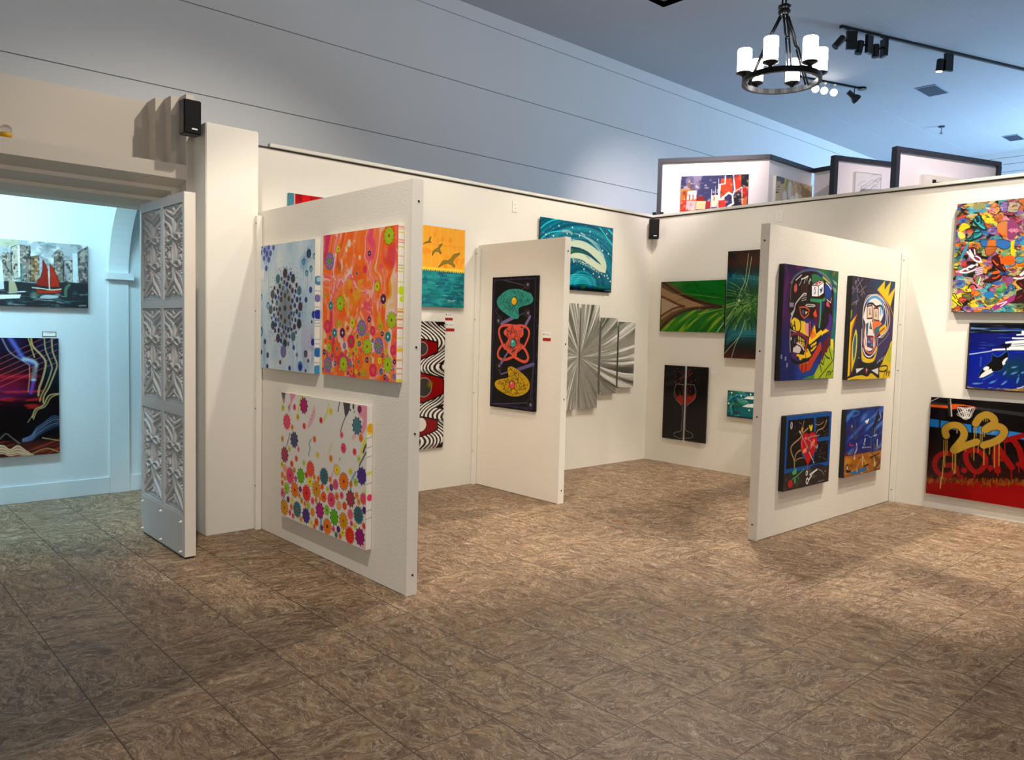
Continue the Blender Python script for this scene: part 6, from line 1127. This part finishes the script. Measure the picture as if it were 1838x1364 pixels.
for x, y, l, t_ in ((270, 1115, 90, -.1), (540, 1090, 75, -.5), (735, 1105, 75, -.75), (965, 1060, 75, -1.35), (745, 940, 52, -1.0), (900, 940, 66, -.45), (900, 842, 56, -.25), (1050, 930, 40, -.6), (1200, 900, 60, -.4)):
    A.ell((x, y), 17, '3f70b0', rx=l*.8, rot=t_*1.0); c, s_ = math.cos(t_), math.sin(t_); A.poly([(x+l*.7*c, y+l*.7*s_*1.15), (x+l*1.15*c-14*s_, y+l*1.3*s_-14*c), (x+l*1.15*c+14*s_, y+l*1.3*s_+14*c)], '3f70b0'); A.line([(x-l*.5*c, y-l*.5*s_), (x+l*.5*c, y+l*.5*s_)], .4, '7aa0d0', .7)
for i in range(14): A.ell((345-i*(i % 3), 670+i*12), 6, '6a8ac8', a=.8)
A.poly([(85, 1180), (300, 1190), (520, 1215), (800, 1215), (1063, 1185), (1400, 1180), (1400, 1300), (85, 1300)], '8a6432', 1, False); A.mix((A.noise(5, 2, 2, 6)-.5)*5*(A.Y > 58.5), 'b89a5a', .7); A.line([(960, 1195), (1020, 1185), (1060, 1165)], 1.2, 'a8b8d8')
hang('glossy blue picture of an orca diving beneath the waterline among small fish', 'X', -3.704, 1.774, A, 0, .03, 'gloss', 'canvasblack', frame='canvasblack')

# ---- graffiti 23
A = Art(125, 92.5, '0a0606', quad=[(1671.5, 713), (1838, 723.9), (1838, 912.3), (1662, 885.4)], dst=[(0, 0), (76.6, -.2), (81.9, 92), (0, 92.6)])
A.mix(np.clip((A.Y-40)/25, 0, 1), '2a0806', .9); A.view(1655, 705, 6.344)
A.poly([(40, 975), (300, 1010), (600, 1010), (1161, 1030), (1500, 1040), (1500, 1500), (30, 1400)], '8c0305', 1, False); A.mix((A.noise(40, 12, 2, 3)-.5)*3*(A.Y > 72), '7a0204', .6)
rg = random.Random(31)
for i in range(420): x = rg.uniform(50, 1500); y = 985+rg.uniform(-25, 30)+(25 if x > 500 else 0); A.line([(x, y+rg.uniform(0, 40)), (x+rg.uniform(-8, 22), y-rg.uniform(0, 26))], rg.uniform(.4, 1.0), rg.choice(['8a3a06', '6a4a08', '9a5a10', '3a1a06', '7a1a04']), .8)
A.poly([(105, 100), (290, 130), (520, 150), (1161, 225), (1500, 260), (1500, 320), (1161, 270), (600, 190), (105, 145)], '2c2a2c', 1, False)
A.poly([(95, 298), (195, 312), (195, 400), (88, 388)], '1564a8', 1); A.poly([(212, 318), (320, 330), (560, 365), (950, 430), (1161, 460), (1500, 500), (1500, 580), (1161, 535), (830, 485), (560, 455), (400, 430), (210, 400)], '1f74bc', 1, False); A.poly([(196, 310), (211, 312), (210, 720), (190, 720)], '0a0606', 1); A.poly([(560, 360), (580, 362), (578, 470), (560, 460)], '0a0606', 1)
A.line([(105, 100), (185, 60)], .6, 'c8c4be'); A.poly([(100, 135), (300, 150), (320, 130), (400, 130), (470, 135), (520, 150), (340, 195), (300, 180), (100, 165)], 'd85410', 1, False); A.poly([(285, 70), (325, 70), (345, 280), (300, 270)], '26221f', 1); A.poly([(318, 70), (328, 70), (345, 270), (330, 275)], 'b8b4ae', 1)
A.ell((500, 165), 22, 'e0602a', rx=105); A.ell((500, 168), 14, '1a0c08', rx=92)
for k in range(10):
    x = 410+k*20; A.line([(x, 160+14*abs(k-4.5)/4.5*-1+14), (455+(x-400)*.50+(8 if k % 2 else -8), 230), (470+(k % 5)*16, 295)], .45, 'ece8e0'); A.line([(x, 165), (600-(x-400)*.9-30, 240), (480+(9-k)*7, 290)], .4, 'ece8e0', .9)
A.line([(400, 175), (440, 270), (500, 305), (550, 265), (600, 180)], .5, 'ece8e0')
# red letters
RD_ = '860b0b'
A.line([(330, 700), (250, 690), (170, 740), (145, 830), (190, 915), (280, 940), (350, 910), (370, 830), (290, 830)], 4.6, RD_); A.line([(400, 850), (410, 930), (450, 960)], 3.2, RD_); A.ell((478, 886), 32, RD_)
A.line([(560, 650), (500, 690), (510, 790), (570, 880), (640, 900), (710, 830), (720, 740), (650, 670), (560, 650)], 4.6, RD_); A.ell((778, 855), 32, RD_); A.line([(860, 890), (830, 740), (850, 610), (900, 680), (1020, 850)], 5.2, RD_, curve=False); A.line([(830, 770), (940, 760)], 3, RD_); A.ell((1093, 815), 26, RD_)
A.line([(945, 545), (1060, 510), (1250, 460)], 4.4, RD_); A.line([(1040, 540), (1110, 650), (1150, 840)], 4.8, RD_); A.ell((1260, 840), 30, RD_)
for x, y0, y1 in ((200, 930, 1000), (295, 940, 1000), (590, 900, 980), (600, 900, 960), (460, 950, 975), (860, 880, 950), (1015, 860, 985), (1100, 830, 905), (940, 560, 690), (770, 870, 895), (1150, 840, 880), (560, 650, 735)): A.line([(x, y0), (x+3, y1)], 1.0, RD_, curve=False)
GO = 'a8832c'; GD = '7a5a1a'
n2_ = [[(275, 490), (265, 420), (330, 375), (420, 380), (475, 440), (470, 510), (420, 580), (360, 660), (480, 610), (620, 560)], [(610, 350), (660, 280), (740, 250), (810, 290), (820, 350), (770, 380), (720, 420), (800, 385), (890, 390), (935, 440), (900, 510), (820, 560), (700, 600)]]
for P_ in n2_: A.line(P_, 7.4, BK); A.line(P_, 6.3, GO)
for x, y0, y1, wd in ((250, 540, 720, .7), (272, 540, 700, .8), (290, 540, 720, .6), (262, 700, 850, .7), (240, 850, 980, .6), (212, 960, 1090, .8), (350, 690, 880, .9), (380, 690, 915, 1.4), (365, 880, 920, 1.0), (400, 430, 460, 1.0), (598, 390, 530, .8), (618, 390, 500, .6), (592, 520, 770, .8), (640, 590, 680, .6), (665, 390, 560, .7), (685, 430, 620, .7), (710, 440, 500, .8), (745, 440, 470, .5), (705, 620, 820, .9), (770, 620, 700, .8), (825, 590, 850, .9), (878, 560, 830, .9), (700, 290, 320, .7), (725, 295, 330, .7), (745, 295, 325, .6), (800, 440, 470, .6), (820, 430, 460, .6), (500, 610, 670, .6)): A.line([(x, y0), (x-3, y1)], wd, GO, .95, curve=False)
A.line([(250, 720), (235, 900), (210, 1085)], .8, 'b8924a'); [A.ell((rg.uniform(150, 950), rg.uniform(440, 930)), rg.uniform(2, 4), '4a4a4a', a=.7) for i in range(90)]
hang('dark and red graffiti picture with a dripping gold 23 above red letters', 'X', -3.412, 1.065, A, 0, .03, 'gloss', 'canvasblack')

# ---- hall: red sail boat and city
A = Art(122, 56.2, '9fa8ac', quad=[(0, 428.3), (156.8, 440.5), (157.5, 554), (0, 548.4)], dst=[(55.6, 0), (122, 0), (122, 56.4), (54.8, 56.2)])
A.mix((A.noise(6, 5, 4, 2)-.5)*4, 'dfe6ea', .8); A.mix((.45-A.noise(5, 4, 4, 12))*4, '5f686c', .7); A.view(0, 420, 9.741)
A.poly([(-600, 60), (325, 100), (320, 200), (-600, 260)], 'b8b48a', .6)
tex = A.noise(2.2, 1.6, 3, 22); tex2 = A.noise(1.6, 3, 3, 32)
def tower(P_, c_):
    K = A.P.copy(); A.poly(P_, c_, 1, False, '2a2826', .5); m_ = (np.abs(A.P-K).sum(-1) > .01)
    A.mix((tex-.52)*9*m_, 'c4beae', .6); A.mix((.44-tex2)*10*m_, '34302c', .85)
tower([(-560, 300), (-420, 280), (-420, 830), (-560, 830)], '77736a'); tower([(-300, 200), (-160, 210), (-160, 830), (-300, 830)], '8a8678'); tower([(40, 330), (195, 335), (200, 830), (40, 830)], '85827a'); tower([(190, 230), (300, 195), (350, 200), (350, 770), (250, 790), (200, 600)], 'a8a494'); tower([(340, 200), (520, 215), (525, 830), (370, 830)], '77706a'); tower([(525, 400), (670, 378), (680, 850), (525, 830)], '7a5c3a'); tower([(940, 340), (1020, 270), (1090, 340), (1105, 830), (945, 830)], '6e6a62'); tower([(1110, 470), (1250, 460), (1260, 840), (1110, 830)], '8e9296'); tower([(1350, 330), (1530, 215), (1535, 860), (1380, 850)], '5c5a5a')
A.poly([(300, 200), (340, 200), (350, 750), (320, 760)], 'e4eaea', .9); A.poly([(1260, 340), (1350, 340), (1350, 840), (1265, 840)], 'd4dee4', .7); A.line([(380, 560), (370, 840)], 1.4, '3f7a7a', .8)
A.line([(40, 480), (140, 620), (215, 720)], .8, '3a3834')
A.poly([(-600, 830), (250, 830), (620, 860), (1110, 840), (1540, 865), (1540, 1300), (-600, 1240)], '23262a', 1, False); A.mix((A.noise(9, 1.4, 3, 42)-.62)*8*(A.Y > 43), '8a9aa0', .7); A.mix((A.noise(7, 2, 3, 52)-.66)*8*(A.Y > 38), '3a6a6a', .6)
A.poly([(150, 820), (240, 800), (300, 960), (290, 1030), (150, 1040)], 'b0ac86', .9); A.poly([(0, 1060), (360, 1055), (340, 1120), (0, 1135), (-300, 1120), (-300, 1050)], 'e4ecf0', 1); A.poly([(-100, 700), (40, 500), (70, 960), (-80, 980)], 'd4dcde', .9); A.line([(300, 1010), (430, 1005)], .8, 'd4dcde')
A.poly([(742, 445), (790, 530), (840, 660), (860, 860), (850, 925), (760, 915), (620, 895), (640, 850), (700, 760), (740, 620)], '8a1c0c', 1, False, '3a0c08', .4); A.poly([(862, 525), (920, 590), (970, 700), (1020, 820), (1040, 930), (960, 920), (870, 935), (872, 700)], 'a42408', 1, False, '3a0c08', .4); A.mix((A.noise(3, 4, 3, 9)-.6)*0, '000000')
A.line([(840, 650), (860, 980)], .9, 'c8c4b4'); A.poly([(620, 960), (760, 985), (1065, 975), (1060, 1010), (980, 1030), (840, 1035), (660, 1035)], 'a42a0c', 1, False); A.line([(560, 935), (700, 950), (900, 975), (1060, 960)], .8, 'd8d4c4'); A.poly([(690, 1100), (800, 1060), (1000, 1080), (980, 1120), (760, 1130)], 'b8c4c4', .85, True)
A.line([(1140, 1080), (1145, 960), (1200, 890)], 2.4, '4f7a5c', .8); A.ell((590, 1065), 55, '6a8a78', a=.7, soft=.5); [A.line([(1370+16*k, 1255), (1378+16*k, 1245)], .4, 'b8c4cc') for k in range(8)]
hang('textured canvas of a red-sailed boat before a grey city skyline, in the blue-lit hall', 'Y', -7.295, 2.264, A, 1.60, .035, edge='grey')

# ---- hall: light trails
A = Art(100, 101.8, '060408', quad=[(0, 606.4), (104.2, 607.4), (108, 813), (0, 821)], dst=[(56.4, 0), (99.8, 0), (100.2, 101.8), (55, 101.8)])
A.view(0, 590, 5.683)
A.mix(np.clip(1-np.abs(A.Y-40)/22, 0, 1)*np.clip((92-A.X)/25, 0, 1), '7a0c28', .9); A.mix(np.clip(1-np.abs(A.Y-47)/8, 0, 1)*np.clip((88-A.X)/20, 0, 1)*(A.noise(14, 2, 2, 3)), '6a2a9a', .9); A.mix(np.clip(1-np.abs(A.Y-33)/3, 0, 1)*np.clip((90-A.X)/10, 0, 1), 'b81c30', .8)
A.mix(np.clip((30-A.Y)/20, 0, 1)*(A.noise(10, 14, 3, 6)), '2a2064', .9); A.mix((A.noise(16, 2, 3, 13)-.55)*6*(np.abs(A.Y-52) < 9)*(A.X < 88), 'c8261c', .7); A.mix(np.clip((A.X-84)/8, 0, 1)*np.clip((50-A.Y)/20, 0, 1), '0a2034', .9)
A.mix(np.clip((A.Y-86)/6, 0, 1), '4a1c18', .9); A.mix((A.noise(20, 1.6, 3, 17, 0, A.X*.3)-.5)*6*(A.Y > 88), 'b0401c', .6)
for k in range(6): A.line([(-60, 400+58*k-70), (580, 60+62*k-30 if k < 6 else 0)], .5, 'c85a50', .8)
for P_, wd, c_ in (([(100, 95), (170, 200), (230, 290), (330, 350)], 6, '5a6ac8'), ([(20, 100), (100, 240), (240, 330), (300, 370)], 2, '8a8a9a'), ([(240, 310), (320, 320), (370, 360), (355, 420), (340, 520)], 5, 'a8c0c4'), ([(345, 400), (350, 500)], 4.5, '6a5a60'), ([(340, 540), (315, 650)], 4.5, '6a4ab8'), ([(325, 520), (355, 520)], 3, 'a8c0dc'), ([(300, 380), (300, 500), (285, 640)], 1.4, 'd88a6a')): A.line(P_, wd, c_, .85, soft=1.5)
YT = 'b8a068'
for P_, wd in (([(315, 95), (335, 180), (420, 270), (465, 350), (435, 500), (400, 600), (390, 680)], 1.6), ([(285, 95), (320, 200), (350, 290)], 1.0), ([(450, 95), (465, 220), (525, 370), (520, 440), (470, 580), (420, 680), (405, 740)], 1.0), ([(525, 95), (535, 230), (580, 360), (560, 440), (500, 590), (450, 680), (440, 750)], 1.2), ([(600, 660), (500, 680), (440, 780), (360, 820), (330, 900)], 1.2), ([(600, 665), (520, 700), (460, 790), (380, 830), (340, 920)], .9), ([(340, 870), (280, 955)], .6), ([(610, 1260), (480, 1220), (330, 1270)], .8), ([(430, 1110), (610, 1140)], .8)): A.line(P_, wd, YT, .9)
for k in range(7): A.line([(612, 900+k*14), (540, 890+k*20), (440, 960+k*16), (370, 1010+k*16), (320, 1080+k*10), (230, 1120+k*6)], 1.3, ['5a8ac8', '7aa0d8', 'b8b0d8', '4a7ab0', 'a8b8e0', '5a8ac0', '3a5a98'][k], .6, soft=1.5)
for k in range(10): A.line([(-60, 1190+k*10), (30, 1190+k*9), (100, 1230+k*7), (180, 1190+k*10), (260, 1240+k*6), (340, 1290)], 1.0, ['d8b890', 'e8d4b0', 'a86a48'][k % 3], .85)
A.line([(0, 1120), (60, 1070), (120, 1110), (200, 1170)], 1.2, '7a7a68', .7)
hang('glossy picture of colourful light trails, lower left in the blue-lit hall', 'Y', -7.314, 1.432, A, 1.60, .03, 'gloss', 'canvasblack')

# ---- pictures on the tall display panels
def hang_on(panel, label, s0, z1, A, depth, m='paint', edge='canvas'):
    w_, h_ = A.w/100, A.h/100
    loc = panel.matrix_basis @ Vector((s0+w_/2, .006, z1-h_)); t = empty('painting', loc, panel.rotation_euler.z); tag(t, label, 'painting')
    box('canvas_edge', M[edge], -w_/2, w_/2, -depth, 0, 0, h_, t); A.mesh('painted_front', M[m], t, z1=h_, y=-depth-.0012)
A = Art(80.5, 75, '2c2c58', quad=[(1222, 319), (1343, 313), (1343, 375), (1222, 381)], dst=[(0, 0), (80.5, 0), (80.5, 41), (0, 42)])
A.view(1175, 270, 5.57); A.mix((A.noise(10, 30, 3, 3)-.5)*5*(A.X < 34), '8a8098', .8); A.mix((A.noise(10, 20, 3, 8)-.6)*6, '6a4a38', .7)
for P_, c_ in (([(260, 400), (420, 410), (415, 620), (255, 625)], 'c8641c'), ([(330, 420), (420, 415), (415, 500), (320, 510)], 'e8dccc'), ([(260, 520), (320, 500), (315, 630), (255, 630)], 'b82408'), ([(320, 520), (415, 520), (410, 610), (315, 615)], 'd8a0a8'), ([(420, 470), (500, 475), (500, 520), (420, 520)], '7a1014'), ([(420, 520), (515, 520), (510, 600), (415, 605)], 'e0b88a'), ([(515, 520), (560, 520), (560, 590), (515, 595)], '9a1c1c'), ([(570, 460), (635, 455), (635, 575), (570, 580)], 'e8d0b0'), ([(640, 360), (700, 345), (700, 560), (640, 575)], 'f0e8e4'), ([(660, 290), (770, 280), (780, 420), (700, 470), (655, 500)], 'd83c10'), ([(800, 250), (860, 248), (860, 400), (790, 440)], 'c82c10'), ([(860, 248), (935, 245), (930, 360), (870, 390)], '140c10'), ([(860, 380), (935, 360), (925, 550), (870, 550)], 'b82418'), ([(880, 470), (930, 465), (925, 550), (880, 550)], 'd8641c'), ([(790, 450), (865, 420), (865, 550), (780, 560)], '181820'), ([(640, 510), (720, 500), (715, 580), (640, 590)], 'c02c20')): A.poly(P_, c_, 1, False)
for P_, wd in (([(635, 290), (640, 600)], .5), ([(605, 370), (608, 470)], .4), ([(570, 400), (565, 590)], .5), ([(700, 260), (700, 340), (640, 350)], 1.2), ([(780, 250), (800, 400), (785, 450)], 1.6), ([(660, 500), (740, 430), (775, 450), (790, 540), (740, 570)], 2.2), ([(800, 420), (870, 370), (880, 540)], .8), ([(350, 460), (360, 510)], .8)): A.line(P_, wd, 'f2ece8', curve=False)
A.mix((A.noise(5, 3, 3, 91)-.62)*6, 'f0e4d8', .5); A.mix((.38-A.noise(4, 7, 3, 95))*6, '1c1420', .5)
A.line([(315, 510), (310, 450)], 1.6, '9a140c'); A.line([(350, 505), (350, 460)], 1.4, '9a140c'); A.line([(385, 500), (385, 460)], 1.2, '9a140c')
hang_on(dA, 'red, orange and navy abstract canvas high on the first dark-framed panel', .278, 3.565, A, .05, edge='grey')
A = Art(92, 70, 'd8b890', quad=[(1390, 317), (1454, 332), (1454, 352), (1390, 363)], dst=[(0, 0), (92, 0), (92, 20), (0, 36)])
A.view(1175, 270, 5.57); A.poly([(1195, 265), (1290, 270), (1290, 330), (1200, 340)], '6a6a64', 1); [A.line([(1200, 340+22*k), (1240, 335+22*k)], .7, '3a3430') for k in range(4)]; A.line([(1320, 290), (1310, 360)], 4, 'a0b020', .9); A.line([(1190, 405), (1220, 405)], 1.6, '1c1a1a')
for x, y, rx, ry, c_ in ((1350, 380, 25, 80, 'f0e4da'), (1300, 430, 40, 50, 'f0e0d4'), (1380, 460, 50, 45, 'f4ece4'), (1420, 440, 30, 50, 'ecdcc8'), (1230, 330, 40, 25, 'd0b090'), (1520, 410, 30, 60, 'c89a68'), (1450, 370, 60, 40, 'c8a880'), (1390, 310, 30, 30, 'd8b898')): A.ell((x, y), ry, c_, rx=rx); A.ring(A.T((x, y)), ry*A.sc((x, y))*.9, '5a4a40', .5, .7)
for k in range(5): A.line([(1400+20*k, 310), (1440+14*k, 370), (1470+8*k, 420)], .8, '6a5240', .8)
hang_on(dB, 'cream and tan floral picture on the angled display panel', .115, 3.562, A, .04)
A = Art(40.5, 45, 'e4dedd', quad=[(1532, 309), (1579, 314), (1578, 338), (1531, 344)], dst=[(0, 0), (40.5, 0), (40.5, 22), (0, 28)], cell=.3)
rg = random.Random(3)
for k in range(40): a_ = rg.uniform(0, 1); x = rg.uniform(0, 40); y = 34-x*.7+rg.uniform(-14, 16); A.line([(x, y), (x+rg.uniform(2, 9), y-rg.uniform(1, 5)), (x+rg.uniform(8, 14), y-rg.uniform(2, 8))], .4, rg.choice(['7a7678', '9a9698', '5a5456']), .8, raw=True)
A.line([(.3, .3), (40.2, .3), (40.2, 44.7), (.3, 44.7)], .5, '6a6668', 1, False, closed=True, raw=True)
hang_on(dD, 'pale grey line drawing on a short dark-framed panel', .290, 3.63, A, .035, edge='white')
A = Art(60, 60, 'e6dccb', cell=.5); A.mix((A.noise(10, 3, 3, 4)-.5)*4, 'f2eade', .8); A.poly([(14, 5), (20, 5), (20, 12), (14, 12)], '14100e', raw=True); A.line([(21, 8), (30, 7)], 1.2, '3a302a', raw=True); A.line([(24, 11), (40, 9)], .6, '8a7a68', raw=True)
hang_on(dE, 'cream canvas with a small black square, mostly hidden below the wall top', .385, 3.52, A, .06)
